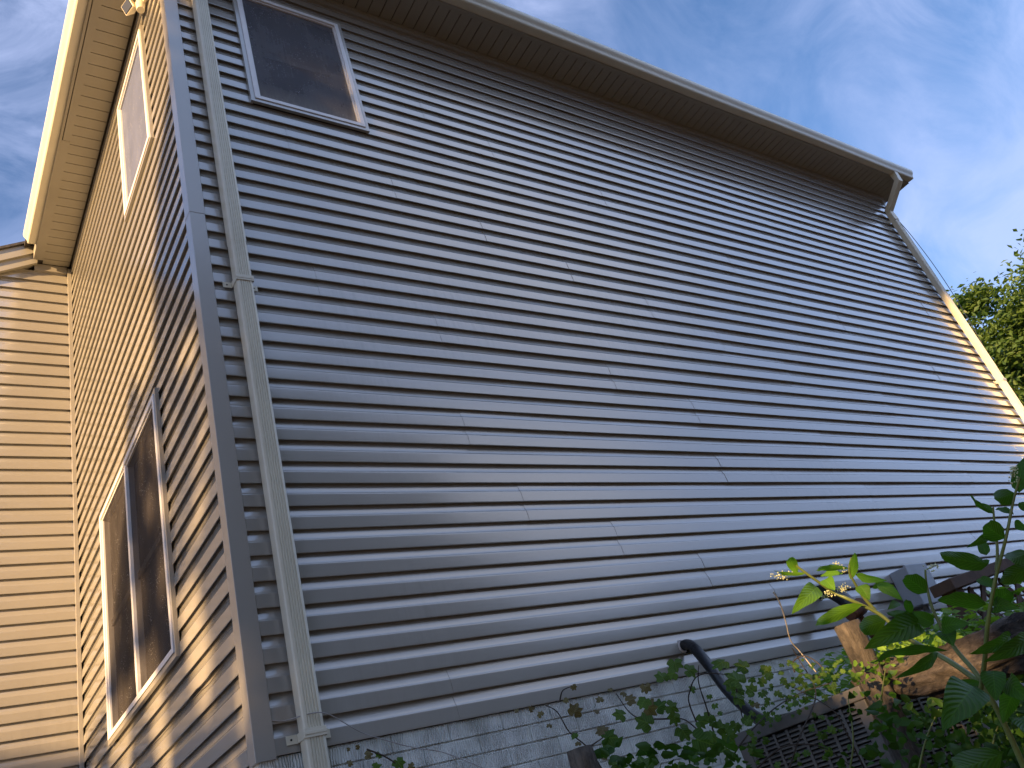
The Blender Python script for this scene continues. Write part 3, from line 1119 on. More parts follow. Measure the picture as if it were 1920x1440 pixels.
# ------------------------------------------------------------------ leaves
def leaf(mb, base, tip, width, roll=0.0, arch=0.12, fold=0.25, nseg=9, shape='lance', upv=None, wave=0.02):
    """one leaf with a folded midrib, curved along its length"""
    base = Vector(base)
    tip = Vector(tip)
    ax = tip - base
    ln = ax.length
    ax = ax.normalized()
    view = ((base + tip) * 0.5 - CAM_POS).normalized() if upv is None else Vector(upv)
    sd = ax.cross(view)
    if sd.length < 1e-3:
        sd = ax.cross(Vector((0.3, 0.2, 1)))
    sd.normalize()
    nr = sd.cross(ax).normalized()
    if nr.z < 0 and upv is None:
        nr = -nr
    sd = ax.cross(nr).normalized()
    cr, sr = math.cos(roll), math.sin(roll)
    sd, nr = sd * cr + nr * sr, nr * cr - sd * sr
    prof = {'lance': lambda t: (math.sin(math.pi * min(1, t ** 0.78)) ** 0.85) * (1 - 0.18 * t),
            'ovate': lambda t: (math.sin(math.pi * t ** 0.62)) ** 0.7 * (1 - 0.1 * t),
            'oval': lambda t: math.sin(math.pi * t) ** 0.6}[shape]
    ph = rnd.uniform(0, 6)
    n0 = len(mb.v)
    cols = (-1, -0.5, 0, 0.5, 1)
    for i in range(nseg + 1):
        t = i / nseg
        w = width * 0.5 * max(prof(t), 0.02)
        c = base + ax * (ln * t) + nr * (arch * ln * (math.sin(math.pi * t) - 0.35 * t))
        for q in cols:
            wv = wave * ln * math.sin(t * 14 + ph + (2 if q > 0 else 0)) * abs(q) ** 2
            mb.v.append(c + sd * (q * w) + nr * (abs(q) * w * fold + wv))
    for i in range(nseg):
        for j in range(4):
            a = n0 + i * 5 + j
            u0, u1 = (cols[j] + 1) / 2, (cols[j + 1] + 1) / 2
            v0, v1 = i / nseg, (i + 1) / nseg
            mb.face((a, a + 1, a + 6, a + 5), True, [(u0, v0), (u1, v0), (u1, v1), (u0, v1)])


def lobed_leaf(mb, ctr, r, nrm, spin, lobes=None):
    """grape-like leaf: a fan with lobes and teeth"""
    nrm = Vector(nrm).normalized()
    u = nrm.cross(Vector((0.13, 0.2, 1))).normalized()
    v = nrm.cross(u)
    n0 = len(mb.v)
    out_ = [(0, 1.0), (14, 0.82), (24, 0.66), (34, 0.74), (48, 0.98), (60, 0.85), (72, 0.66), (84, 0.70), (100, 0.86), (118, 0.74), (136, 0.66), (152, 0.62), (166, 0.46), (178, 0.16)]
    pts = [(a, q) for a, q in out_] + [(360 - a, q) for a, q in out_[::-1][0:-1]]
    ctr = Vector(ctr)
    mb.v.append(ctr)
    for a, q in pts:
        a2 = math.radians(a) + spin
        q2 = q * r * rnd.uniform(0.92, 1.06)
        mb.v.append(ctr + u * (math.sin(a2) * q2) + v * (math.cos(a2) * q2) - nrm * (0.22 * q2 * q2 / r) + nrm * (0.07 * r * math.sin(a2 * 3)))
    k = len(pts)
    for i in range(k):
        j = (i + 1) % k
        a, b_ = n0 + 1 + i, n0 + 1 + j
        uvs = [(0.5, 0.5)]
        for t in (i, j):
            aa = math.radians(pts[t][0])
            uvs.append((0.5 + 0.5 * math.sin(aa) * pts[t][1], 0.5 + 0.5 * math.cos(aa) * pts[t][1]))
        mb.face((n0, a, b_), False, uvs)


def card(mb, p, size, nrm, ang, asp=0.55):
    """small pointed leaf of two triangles folded along the midrib"""
    nrm = Vector(nrm).normalized()
    u = nrm.orthogonal().normalized()
    v = nrm.cross(u)
    a = u * math.cos(ang) + v * math.sin(ang)
    c = nrm.cross(a)
    p = Vector(p)
    n = len(mb.v)
    mb.v += [p - a * size * 0.5, p + c * size * asp * 0.5 + nrm * size * 0.08, p + a * size * 0.5, p - c * size * asp * 0.5 + nrm * size * 0.08]
    mb.face((n, n + 1, n + 2))
    mb.face((n, n + 2, n + 3))


def rv():
    while True:
        v = Vector((rnd.uniform(-1, 1), rnd.uniform(-1, 1), rnd.uniform(-1, 1)))
        if 0.05 < v.length < 1:
            return v


# ------------------------------------------------------------------ pokeweed in the right foreground
pk = thing('pokeweed_plant', 'leafy green pokeweed with cream flower spikes in the right foreground', 'plant', at(1930, 1500, 1.6) - Vector((0, 0, 0.9)))
u4 = lambda x, y: (1440 + x / 4, 860 + y / 4)
l4 = lambda x, y: (1440 + x / 4, 1140 + y / 4)


def stem(pts, r0, r1, mat='stem', name='stem'):
    sp = spline([at(*p) for p in pts], 6)
    mb = MB()
    mb.tube(sp, taper(len(sp), r0, r1), 8, jitter=0.08)
    return mb.build(name, M[mat], pk)


root = at(1935, 1520, 1.60)
stem([(1960, 1580, 1.60), (1920, 1440, 1.62), (1845, 1285, 1.66), (1790, 1215, 1.72), (1752, 1150, 1.76), (1738, 1100, 1.78), (1735, 1068, 1.78)], 0.0068, 0.0018)
stem([(1845, 1285, 1.66), (1780, 1240, 1.74), (1700, 1195, 1.82), (1650, 1152, 1.86), (1590, 1123, 1.88), (1562, 1110, 1.9), (1530, 1088, 1.9), (1500, 1066, 1.9), (1488, 1056, 1.9)], 0.0058, 0.0022)
stem([(1642, 1146, 1.87), (1618, 1118, 1.88), (1602, 1092, 1.88), (1592, 1070, 1.88), (1596, 1045, 1.88)], 0.0045, 0.0018)
stem([(1838, 1300, 1.64), (1846, 1240, 1.6), (1852, 1170, 1.56), (1866, 1090, 1.54), (1886, 1010, 1.52), (1900, 940, 1.52), (1912, 895, 1.52)], 0.0048, 0.0018)
stem([(1868, 1070, 1.54), (1870, 1030, 1.55), (1865, 985, 1.56), (1862, 950, 1.56)], 0.0032, 0.0016)

PL = [  # base, tip (upper crop pixels), width, depth base, depth tip, roll, shape
    (u4, (1885, 255), (1918, -10), 105, 1.52, 1.55, 0.3, 'ovate'), (u4, (1852, 262), (1690, 300), 120, 1.53, 1.50, -0.2, 'ovate'),
    (u4, (1690, 412), (1512, 272), 42, 1.56, 1.54, 0.5, 'lance'), (u4, (1695, 405), (1568, 338), 55, 1.56, 1.60, 0.2, 'lance'),
    (u4, (1775, 600), (1618, 490), 145, 1.54, 1.50, 0.1, 'ovate'), (u4, (1845, 420), (1700, 375), 50, 1.54, 1.6, 0.6, 'lance'),
    (u4, (1650, 565), (1500, 665), 60, 1.56, 1.52, 0.3, 'lance'), (u4, (1655, 790), (1272, 712), 125, 1.55, 1.50, 0.25, 'ovate'),
    (u4, (1640, 725), (1600, 600), 75, 1.55, 1.58, 0.2, 'ovate'), (u4, (1660, 760), (1515, 815), 60, 1.55, 1.57, 0.5, 'lance'),
    (u4, (1960, 700), (1770, 745), 115, 1.54, 1.50, 0.5, 'ovate'), (u4, (1990, 820), (1735, 930), 125, 1.54, 1.50, 0.2, 'ovate'),
    (u4, (1700, 1090), (1830, 990), 120, 1.56, 1.50, 0.2, 'ovate'), (u4, (1690, 1110), (1870, 1115), 120, 1.57, 1.48, -0.3, 'ovate'),
    (u4, (1700, 960), (1560, 900), 80, 1.56, 1.62, 0.4, 'lance'), (u4, (1880, 330), (1990, 420), 70, 1.52, 1.5, 0.3, 'lance'),
    (u4, (1850, 470), (1960, 540), 70, 1.53, 1.5, 0.4, 'lance'),
    (u4, (220, 862), (160, 738), 72, 1.90, 1.88, 0.1, 'oval'), (u4, (285, 860), (40, 845), 30, 1.9, 1.86, 0.4, 'lance'),
    (u4, (372, 965), (188, 1150), 125, 1.90, 1.80, 0.1, 'ovate'), (u4, (425, 905), (500, 985), 95, 1.9, 1.86, 0.2, 'ovate'),
    (u4, (605, 822), (345, 838), 45, 1.88, 1.80, 0.3, 'lance'), (u4, (618, 905), (655, 700), 66, 1.88, 1.85, 0.2, 'lance'),
    (u4, (560, 860), (390, 880), 45, 1.88, 1.95, 0.4, 'lance'), (u4, (660, 870), (890, 915), 66, 1.88, 1.80, 0.4, 'lance'),
    (u4, (705, 1092), (335, 1255), 92, 1.86, 1.76, 0.15, 'lance'), (u4, (690, 950), (760, 1060), 95, 1.87, 1.84, 0.2, 'ovate'),
    (u4, (820, 940), (1010, 1060), 88, 1.85, 1.80, 0.35, 'lance'), (u4, (790, 960), (940, 950), 60, 1.85, 1.9, 0.4, 'lance'),
    (u4, (1195, 1005), (1015, 880), 130, 1.77, 1.72, 0.15, 'ovate'), (u4, (1640, 1090), (1262, 1058), 112, 1.6, 1.56, 0.3, 'ovate'),
    (u4, (880, 1215), (680, 1290), 130, 1.8, 1.74, 0.1, 'ovate'), (u4, (1140, 1225), (735, 1415), 175, 1.77, 1.68, 0.15, 'ovate'),
    (u4, (1245, 1235), (1085, 1150), 105, 1.75, 1.78, 0.2, 'ovate'), (u4, (1300, 1265), (1500, 1235), 120, 1.72, 1.66, 0.3, 'ovate'),
    (u4, (1320, 1290), (1390, 1400), 130, 1.72, 1.68, 0.2, 'ovate'), (u4, (1075, 1150), (885, 1160), 65, 1.78, 1.74, 0.4, 'lance'),
    (u4, (1060, 1165), (1040, 1050), 60, 1.78, 1.74, 0.2, 'ovate'), (u4, (980, 1080), (900, 1130), 60, 1.8, 1.77, 0.3, 'lance'),
    (l4, (1345, 318), (755, 400), 72, 1.68, 1.60, 0.55, 'lance'), (l4, (1265, 335), (975, 525), 85, 1.7, 1.62, 0.35, 'lance'),
    (l4, (1815, 205), (1525, 345), 105, 1.58, 1.50, 0.35, 'ovate'), (l4, (1960, 215), (1640, 400), 125, 1.58, 1.5, 0.2, 'ovate'),
    (l4, (1545, 590), (1320, 900), 270, 1.62, 1.5, -0.15, 'ovate'), (l4, (1690, 470), (1710, 690), 160, 1.6, 1.55, 0.1, 'ovate'),
    (l4, (1760, 1090), (1360, 1200), 210, 1.55, 1.42, 0.25, 'ovate'), (l4, (1800, 540), (1980, 700), 150, 1.6, 1.5, 0.3, 'ovate'),
    (l4, (1880, 820), (2000, 1000), 150, 1.6, 1.5, 0.3, 'ovate'), (l4, (1600, 560), (1400, 560), 70, 1.65, 1.7, 0.3, 'lance'),
    (l4, (1840, 640), (1760, 860), 120, 1.6, 1.62, 0.2, 'ovate')]
for (tf, a, c, w, d0, d1, roll, shp) in PL:
    mb = MB()
    bx, by = tf(*a)
    tx, ty = tf(*c)
    leaf(mb, at(bx, by, d0), at(tx, ty, d1), w / 4 / FPX * (d0 + d1) / 2 * 1.12, roll * rnd.choice((-1, 1)), 0.10, 0.28, 10, shp)
    mb.build('leaf', M['litleaf' if bx < 1650 and by < 1200 else 'pokeleaf'], pk)
for (a, c, d) in ((u4(160, 868), u4(35, 880), 1.9), (u4(500, 990), u4(400, 1040), 1.9), (u4(590, 965), u4(525, 985), 1.88), (u4(1190, 830), u4(1275, 800), 1.78), (u4(560, 830), u4(500, 790), 1.88), (u4(1835, 150), u4(1845, 60), 1.52)):
    A0, B0 = at(*a, d), at(*c, d)
    mb = MB()
    mb.tube([A0, B0], [0.0014, 0.0008], 5)
    mb.build('flower_stalk', M['stem'], pk)
    fb = MB()
    for i in range(46):
        t = rnd.random()
        p = A0.lerp(B0, t) + rv() * 0.011 * (1.1 - 0.5 * t)
        r = rnd.uniform(0.0011, 0.0023)
        n0 = len(fb.v)
        fb.v += [p + Vector(q) * r for q in ((1, 0, 0), (-1, 0, 0), (0, 1, 0), (0, -1, 0), (0, 0, 1), (0, 0, -1))]
        for f in ((0, 2, 4), (2, 1, 4), (1, 3, 4), (3, 0, 4), (2, 0, 5), (1, 2, 5), (3, 1, 5), (0, 3, 5)):
            fb.face([n0 + q for q in f])
    fb.build('flower_cluster', M['flower'], pk)

# ------------------------------------------------------------------ grape vine on the foundation
c7 = lambda x, y: (960 + x / 4, 1140 + y / 4)
c8 = lambda x, y: (480 + x / 4, 1140 + y / 4)


def vine(label, stems, leaves, name='grape_vine', withered=(), loc=None):
    t = thing(name, label, 'vine', loc)
    sm = MB()
    for pts in stems:
        sp = spline([at(*p) for p in pts], 6)
        sm.tube(sp, taper(len(sp), 0.0032, 0.0016), 6)
    sm.build('stem', M['vinestem'], t)
    leaves = [q for q in leaves if not (1275 < q[0] < 1400 and q[1] < 1345 and abs((q[0] - 1285) - (q[1] - 1205) * 0.70) < 24)]
    for nm, lst, mt in (('foliage', leaves, 'vineleaf'), ('withered_foliage', withered, 'redleaf')):
        if not lst:
            continue
        fm = MB()
        for (px, py, r, d) in lst:
            p = at(px, py, d)
            n = (CAM_POS - p).normalized() + rv() * 0.75 + Vector((0, -0.2, 0.45))
            lobed_leaf(fm, p, r / FPX * d * 1.22, n, rnd.uniform(0, 6.28))
        fm.build(nm, M[mt], t)
    return t


D7 = 3.1
vl = [(*c7(x, y), r / 4, D7 + rnd.uniform(-0.15, 0.1)) for x, y, r in
      ((1220, 410, 62), (1330, 465, 60), (1440, 375, 66), (1570, 410, 72), (1690, 540, 88), (1740, 440, 62), (1130, 520, 58), (1210, 490, 52), (820, 800, 58), (990, 700, 60),
       (1010, 860, 78), (1100, 740, 60), (1190, 740, 60), (1220, 820, 55), (1280, 920, 72), (1540, 690, 84), (1400, 990, 92), (1360, 610, 34), (710, 975, 76), (470, 960, 32),
       (760, 1175, 48), (990, 1180, 88), (1380, 1100, 56), (1250, 1190, 60), (1480, 820, 50), (1410, 850, 52), (1700, 680, 60), (1640, 600, 40), (1800, 620, 50), (1880, 560, 40), (1900, 460, 44),
       (1560, 900, 60), (1620, 960, 60), (1500, 1000, 60), (1450, 1120, 55), (1600, 1060, 50), (1680, 880, 50), (1760, 850, 46), (1850, 830, 40))]
wl = [(*c7(x, y), r / 4, D7 + rnd.uniform(-0.1, 0.1)) for x, y, r in
      ((1000, 592, 44), (880, 690, 48), (470, 780, 58), (1020, 750, 66), (680, 915, 55), (660, 690, 32), (400, 690, 26), (460, 590, 26), (215, 800, 30), (280, 885, 24), (630, 775, 28), (835, 640, 30), (735, 610, 22), (1825, 730, 34), (150, 760, 26), (30, 770, 22), (680, 1105, 48), (495, 1020, 26))]
vine('grape vine with lobed green leaves climbing over the painted brick to the black pipe',
     [[(*c7(700, 1250), D7), (*c7(570, 1050), D7), (*c7(430, 930), D7), (*c7(340, 780), D7), (*c7(250, 730), D7)],
      [(*c7(570, 1050), D7), (*c7(700, 960), D7)], [(*c7(1520, 960), D7), (*c7(1460, 750), D7), (*c7(1400, 560), D7), (*c7(1400, 430), D7)],
      [(*c7(1420, 940), D7), (*c7(1330, 720), D7), (*c7(1335, 620), D7), (*c7(1380, 520), D7), (*c7(1480, 490), D7), (*c7(1620, 500), D7)],
      [(*c7(1200, 830), D7), (*c7(980, 830), D7), (*c7(880, 780), D7), (*c7(780, 640), D7)], [(*c7(1420, 940), D7), (*c7(1300, 840), D7), (*c7(1200, 830), D7)],
      [(*c7(1680, 600), D7), (*c7(1730, 830), D7)], [(*c7(360, 690), D7), (*c7(380, 620), D7), (*c7(440, 590), D7)]],
     vl, withered=wl, loc=at(1180, 1500, D7))
vine('small trailing vine of three lobed leaves at the end of the pale cable',
     [[(*c8(830, 1060), 2.75), (*c8(960, 1110), 2.75), (*c8(1080, 1190), 2.75), (*c8(1130, 1260), 2.75)]],
     [(*c8(925, 1100), 7.5, 2.75), (*c8(1065, 1155), 13, 2.75), (*c8(1010, 1240), 12, 2.75), (*c8(890, 1200), 12, 2.75)],
     withered=[(*c8(835, 1100), 9.5, 2.75), (*c8(700, 1165), 7, 2.75), (*c8(760, 1045), 5, 2.75), (*c8(1170, 1190), 8, 2.75), (*c8(690, 1060), 4, 2.75)], loc=at(740, 1500, 2.75))

# vine tangle hanging over the air conditioner
tl = []
for i in range(120):
    px = rnd.uniform(1330, 1580)
    py = rnd.uniform(1265, 1440)
    lim = 1385 - (px - 1385) * 0.38
    if py > lim and rnd.random() < 0.45:
        continue
    tl.append((px, py, rnd.uniform(4, 9.5), 2.95 + rnd.uniform(-0.25, 0.3)))
for i in range(80):
    tl.append((rnd.uniform(1430, 1600), rnd.uniform(1235, 1340), rnd.uniform(3, 7), 3.2 + rnd.uniform(-0.2, 0.2)))
vine('tangled vine with many small leaves spilling over the air conditioner',
     [[(1360, 1440, 2.9), (1400, 1380, 2.95), (1450, 1330, 3.1), (1500, 1300, 3.2), (1560, 1280, 3.2)], [(1480, 1440, 2.85), (1500, 1380, 2.9), (1530, 1300, 3.1), (1500, 1240, 3.25), (1485, 1215, 3.25)],
      [(1620, 1440, 2.85), (1590, 1380, 2.85), (1560, 1330, 2.9), (1490, 1290, 3.1)], [(1490, 1260, 3.2), (1488, 1240, 3.25), (1510, 1230, 3.25), (1540, 1250, 3.2), (1535, 1270, 3.2), (1500, 1262, 3.2)],
      [(1420, 1440, 2.85), (1470, 1400, 2.85), (1540, 1400, 2.85), (1600, 1440, 2.8)]],
     tl, loc=at(1480, 1500, 2.9))

# weeds around the log and the post

def weed(label, stems, region, n, rr, dr, mat, seed, shape='ovate'):
    r = random.Random(seed)
    x0, x1, y0, y1 = region
    t = thing('weed', label, 'plant', at((x0 + x1) / 2, y1 + 60, sum(dr) / 2))
    sm = MB()
    for pts in stems:
        sp = spline([at(*p) for p in pts], 6)
        sm.tube(sp, taper(len(sp), 0.004, 0.0016), 6)
    sm.build('stem', M['stem'], t)
    fm = MB()
    for i in range(n):
        d = r.uniform(*dr)
        px, py = r.uniform(x0, x1), r.uniform(y0, y1)
        L_ = r.uniform(*rr)
        a = r.uniform(0, 6.28)
        p = at(px, py, d)
        q = at(px + math.cos(a) * L_, py + math.sin(a) * L_ * 0.7, d + r.uniform(-0.04, 0.04))
        leaf(fm, p, q, (q - p).length * r.uniform(0.42, 0.62), r.uniform(-0.9, 0.9), 0.10, 0.25, 5, shape)
    fm.build('foliage', M[mat], t)


weed('bright yellow green weed clump sprouting above the log', [[(1700, 1300, 3.1), (1690, 1250, 3.1), (1680, 1205, 3.1)], [(1740, 1290, 3.1), (1755, 1240, 3.1), (1760, 1200, 3.1)]],
     (1635, 1790, 1190, 1250), 230, (9, 20), (2.8, 3.25), 'cover', 21)
weed('small green weed growing where the log meets the wooden post', [[(1650, 1330, 2.75), (1655, 1290, 2.75), (1660, 1255, 2.75)]], (1600, 1690, 1240, 1305), 34, (8, 18), (2.6, 2.85), 'cover', 22)
weed('dark broad leaved weed filling the shade under the log', [[(1720, 1460, 2.3), (1735, 1390, 2.3), (1760, 1330, 2.3)], [(1850, 1460, 2.2), (1860, 1400, 2.2), (1880, 1330, 2.2)]],
     (1640, 1930, 1310, 1450), 300, (11, 34), (2.0, 2.7), 'weed', 23)
weed('green weed climbing across the wooden post', [[(1590, 1460, 2.6), (1600, 1390, 2.6), (1590, 1310, 2.65)]], (1545, 1660, 1300, 1450), 24, (9, 22), (2.45, 2.7), 'weed', 24)
weed('low green weed at the foot of the brick foundation', [[(1230, 1470, 2.7), (1240, 1430, 2.7)]], (1130, 1420, 1395, 1450), 90, (12, 34), (2.5, 2.9), 'weed', 25)

# dry stalk in front of the siding
b = MB()
sp = spline([at(1450, 1110, 3.3), at(1462, 1130, 3.3), at(1473, 1165, 3.3), at(1482, 1200, 3.3), at(1500, 1222, 3.3), at(1530, 1260, 3.2)], 6)
b.tube(sp, taper(len(sp), 0.0028, 0.0018), 6)
tag(b.build('dry_stalk', M['dry']), 'thin dry bleached stalk standing against the lowest siding courses', 'stalk')

# ------------------------------------------------------------------ undergrowth
gc = MB()
for i in range(2600):
    x, y = rnd.uniform(2.4, 3.65), rnd.uniform(-1.25, -0.45)
    z = -0.34 + 0.13 * noise.noise(Vector((x * 2, y * 2, 0))) + rnd.uniform(-0.25, 0.12) + (x - 2.2) * 0.09
    card(gc, (x, y, z), rnd.uniform(0.03, 0.07), Vector((0, -0.3, 1)) + rv() * 0.8, rnd.uniform(0, 6.28), 0.75)
tag(gc.build('ground_cover', M['cover']), 'bright yellow green ground cover behind the log', 'ground cover', kind='stuff')

ug = MB()
for i in range(12000):
    x, y = rnd.uniform(1.2, 6.5), rnd.uniform(-2.1, -0.9)
    topz = -0.52 + 0.16 * noise.noise(Vector((x * 1.7, y * 1.7, 4)))
    z = rnd.uniform(ground_z(x, y), topz)
    if x < 2.45 and y > -1.6 or x < 1.75:
        continue
    p = Vector((x, y, z))
    if (p - CAM_POS).length < 2.3:
        continue
    card(ug, p, rnd.uniform(0.03, 0.085), Vector((-0.3, -0.6, 0.6)) + rv() * 0.9, rnd.uniform(0, 6.28), 0.6)
for i in range(60):
    x, y = rnd.uniform(1.5, 3.0), rnd.uniform(-1.9, -1.3)
    p = Vector((x, y, ground_z(x, y)))
    q = p + Vector((rnd.uniform(-.2, .2), rnd.uniform(-.2, .2), rnd.uniform(0.35, 0.72)))
    leaf(ug, p, q, 0.018, rnd.uniform(-1, 1), 0.1, 0.3, 7, 'lance', upv=(0, 1, 0.2))
tag(ug.build('undergrowth', M['weed']), 'dark leafy undergrowth and grass blades below the log', 'undergrowth', kind='stuff')
lit = MB()
for i in range(420):
    x, y = rnd.uniform(0.2, 4.0), rnd.uniform(-2.2, -0.5)
    card(lit, (x, y, ground_z(x, y) + rnd.uniform(0.01, 0.05)), rnd.uniform(0.05, 0.11), Vector((0, 0, 1)) + rv() * 0.5, rnd.uniform(0, 6.28), 0.7)
tag(lit.build('leaf_litter', M['litter']), 'pale dead leaves strewn on the soil', 'leaf litter', kind='stuff')


# ------------------------------------------------------------------ trees
def tree(name, label, base, crown_c, crown_r, nclump, per, lsize, spread, mat, seed, group=None):
    r = random.Random(seed)
    base = Vector(base)
    crown_c = Vector(crown_c)
    t = thing(name, label, 'tree', base, group)
    tr = MB()
    top = crown_c + Vector((0, 0, crown_r[2] * 0.55))
    tp = spline([base - Vector((0, 0, 0.3)), base.lerp(crown_c, 0.5) + Vector((0.15, 0.1, 0)), crown_c, top], 8)
    tr.tube(tp, taper(len(tp), 0.26, 0.05), 12, jitter=0.12)
    fm = MB()
    cl = []
    for i in range(nclump):
        while True:
            d = Vector((r.uniform(-1, 1), r.uniform(-1, 1), r.uniform(-1, 1)))
            if 0.1 < d.length < 1:
                break
        d = d.normalized() * (0.45 + 0.55 * r.random() ** 0.45)
        lump = 1 + 0.22 * noise.noise(d * 2.3 + Vector((seed, 0, 0)))
        cl.append(crown_c + Vector((d.x * crown_r[0], d.y * crown_r[1], d.z * crown_r[2])) * lump)
    for i, c in enumerate(cl):
        if i % 6 == 0:
            st = tp[len(tp) // 2 + (i // 6) % (len(tp) // 2 - 1)]
            bp = spline([st, st.lerp(c, 0.55) + Vector((0, 0, 0.25)), c], 4)
            tr.tube(bp, taper(len(bp), 0.06, 0.012), 6)
        o = (c - crown_c).normalized()
        hang = Vector((o.x * 0.6, o.y * 0.6, -0.25))
        for k in range(per):
            q = Vector((max(-1.7, min(1.7, r.gauss(0, 1))), max(-1.7, min(1.7, r.gauss(0, 1))), r.gauss(0, 0.55))) * spread
            q += hang * r.random() * spread * 1.6
            nn = Vector((o.x * 0.5, o.y * 0.5, 0.9)) + Vector((r.uniform(-1, 1), r.uniform(-1, 1), r.uniform(-1, 1))) * 0.9
            card(fm, c + q, lsize * r.uniform(0.6, 1.25), nn, r.uniform(0, 6.28), 0.5)
    tr.build('trunk', M['bark'], t)
    fm.build('crown', M[mat], t)
    return t


tree('leafy_tree', 'full green deciduous tree in sunlight beyond the right end of the house', (22.2, 2.6, -1.2), (22.2, 2.45, 4.25), (3.5, 3.35, 4.6), 520, 180, 0.19, 0.33, 'treeleaf', 5)

for i, (x, y, cz, rz) in enumerate(((-5, -14, 7.0, 8.0), (-1, -15, 7.5, 8.5), (3.5, -14.5, 7.0, 8.5), (7.5, -15, 6.2, 7.5), (11.5, -16, 3.4, 5.0), (13.8, -12.2, 1.4, 3.4), (17.0, -9.3, 0.8, 3.0))):
    tree('yard_tree', 'dense green tree across the yard behind the camera', (x, y, -2.2), (x, y, cz), (3.3, 3.3, rz), 210, 70, 0.46, 0.60, 'shadeleaf', 40 + i, 'trees across the yard behind the camera')

# ------------------------------------------------------------------ trees behind and left of the camera: they shade the long wall
SU = Vector((-SUN_DIR.y, SUN_DIR.x, 0)).normalized()      # horizontal, across the sun
SUh = Vector((SUN_DIR.x, SUN_DIR.y, 0)).normalized()
SV = SUN_DIR.cross(SU).normalized()
if SV.z < 0:
    SV = -SV


def uv_of(p):
    p = Vector(p)
    return p.dot(SU), p.dot(SV)


def poly_in(pt, poly):
    x, y = pt
    c = False
    for (x0, y0), (x1, y1) in zip(poly, poly[1:] + poly[:1]):
        if (y0 > y) != (y1 > y) and x < (x1 - x0) * (y - y0) / (y1 - y0) + x0:
            c = not c
    return c


GAPS = []          # openings between the boughs: (outline in u,v ; share of leaves left)


def gap(pts, keep, grow=0.0):
    q = [uv_of(p) for p in pts]
    cu, cv = sum(a for a, _ in q) / len(q), sum(a for _, a in q) / len(q)
    res = []
    for a, c in q:
        d = math.hypot(a - cu, c - cv) or 1e-6
        res.append((a + (a - cu) / d * grow, c + (c - cv) / d * grow))
    GAPS.append((res, keep))


mw = lambda x, z: (x, 0, z)
lw = lambda y, z: (0, y, z)
gap([mw(1.0, 4.35), mw(1.35, 4.2), mw(1.45, 3.9), mw(1.15, 3.75)], 0.1, 0.10)
gap([mw(0.05, 4.45), mw(0.30, 4.40), mw(0.32, 5.3), mw(0.0, 5.3)], 0.05)
gap([mw(0.03, 1.80), mw(0.22, 1.80), mw(0.24, 2.05), mw(0.06, 2.08)], 0.05)
gap([mw(8.45, 3.40), mw(8.12, 2.5), mw(7.9, 1.7), mw(7.8, 0.2), mw(9.8, 0.2), mw(9.8, 3.5)], 0.0)
gap([(2.0, -1.5, -0.30), (2.5, -1.0, -0.28), (2.6, -0.8, -0.55), (2.0, -1.4, -0.5)], 0.0, 0.1)
gap([at(1640, 1090, 1.85), at(1500, 1020, 1.9), at(1470, 1070, 1.9), at(1560, 1130, 1.85), at(1700, 1190, 1.8)], 0.0, 0.16)
gap([at(1640, 1195, 3.1), at(1790, 1195, 3.1), at(1790, 1265, 3.1), at(1640, 1290, 2.8)], 0.0, 0.12)
gap([at(1830, 1215, 2.65), at(1920, 1180, 2.5), at(1920, 1205, 2.5), at(1830, 1240, 2.65)], 0.0, 0.14)
SHADE_L = [uv_of(lw(y, z)) for y, z in ((-0.2, 4.1), (0.06, 3.9), (0.45, 3.5), (0.70, 3.0), (0.86, 2.4), (1.25, 2.30), (1.5, 2.62), (1.62, 2.5), (1.75, 2.0), (2.2, 1.35), (2.5, 0.95), (3.4, 0.85))] + \
    [uv_of((-1.0, L, 0.95)), uv_of((-3.0, L, 0.9)), uv_of((-3.0, L, -3.5)), uv_of((0, 0, -3.5)), uv_of((0, -0.2, -3.5))]
DAPPLE = [([uv_of(lw(y, z)) for y, z in ((0.0, 1.0), (0.9, 1.0), (2.6, 0.95), (3.4, 0.6), (3.4, -0.3), (0, -0.3))])]

THIN = [uv_of(lw(y, z)) for y, z in ((0.10, 1.05), (0.10, 2.2), (0.5, 2.35), (1.3, 2.2), (1.7, 1.9), (2.2, 1.3), (2.4, 1.05))]


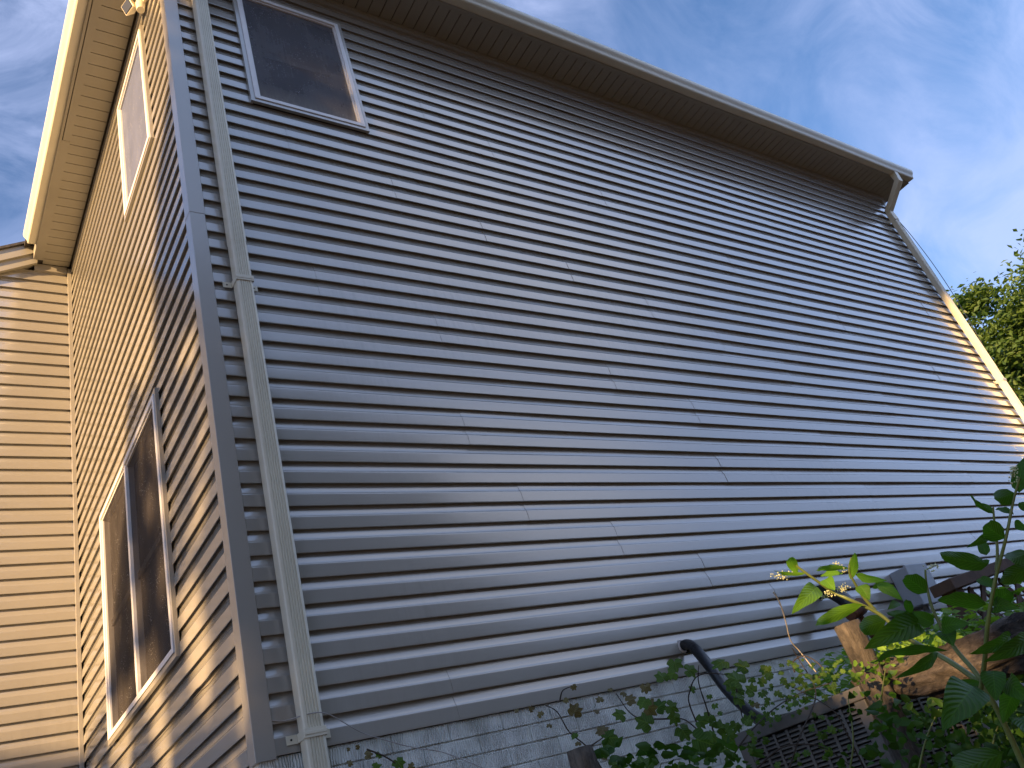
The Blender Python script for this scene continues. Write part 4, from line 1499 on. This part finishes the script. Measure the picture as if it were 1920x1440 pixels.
def wanted(u, v):
    for poly, keep in GAPS:
        if poly_in((u, v), poly):
            return keep
    u0 = uv_of((0, 0, 0))[0]
    main_side = (u - u0) * (uv_of((1, 0, 0))[0] - u0) > 0
    if main_side:
        return 1.0
    if poly_in((u, v), SHADE_L):
        if poly_in((u, v), THIN):
            return 0.30 if noise.noise(Vector((u * 2.2, v * 1.6, 9))) > 0 else 0.12
        if poly_in((u, v), DAPPLE[0]):
            return 0.0 if noise.noise(Vector((u * 2.6, v * 1.5, 3))) > -0.02 else 0.7
        return 1.0
    return 0.0


ub0, ub1 = uv_of((9.0, 0, 0))[0], uv_of((-2.0, L, 0))[0]
ulo, uhi = min(ub0, ub1), max(ub0, ub1) + 1.2
TREES = []
for i in range(4):
    fc = (i + 0.5) / 4
    TREES.append(dict(u=0.1 + (uhi - 0.1) * fc, d=19.0 + 1.6 * (i % 2), mb=MB(), n=0))
n_leaf = 0
for i in range(70000):
    u = rnd.uniform(ulo, uhi)
    v = rnd.uniform(-2.2, 8.2)
    if rnd.random() > wanted(u, v):
        continue
    tr = min(TREES, key=lambda t: abs(t['u'] - u + 0.35 * math.sin(v * 2.1 + t['d'])))
    d = tr['d'] + rnd.gauss(0, 0.9)
    p = SU * u + SV * v + SUN_DIR * d
    if p.z < -2.15:
        continue
    nn = SUN_DIR + rv() * 1.2
    card(tr['mb'], p, rnd.uniform(0.15, 0.27), nn, rnd.uniform(0, 6.28), 0.62)
    tr['n'] += 1
    n_leaf += 1
lab = ['bushy shade tree behind the camera, nearest to the wing', 'bushy shade tree behind the camera, second from the wing',
       'bushy shade tree behind the camera, third from the wing', 'bushy shade tree behind the camera, farthest from the wing']
for i, t in enumerate(TREES):
    cpos = SU * t['u'] + SV * 3.2 + SUN_DIR * t['d']
    zb = -2.1
    th = thing('shade_tree', lab[i], 'tree', (cpos.x, cpos.y, zb), 'trees shading the long wall')
    tm = MB()
    sp = spline([(cpos.x, cpos.y, zb - 0.3), (cpos.x + 0.1, cpos.y, zb + 2.0), (cpos.x - 0.1, cpos.y + 0.1, cpos.z), (cpos.x, cpos.y, cpos.z + 3.0)], 6)
    tm.tube(sp, taper(len(sp), 0.20, 0.03), 10, jitter=0.1)
    tm.build('trunk', M['bark'], th)
    t['mb'].build('crown', M['shadeleaf'], th)
print('shade leaves', n_leaf)
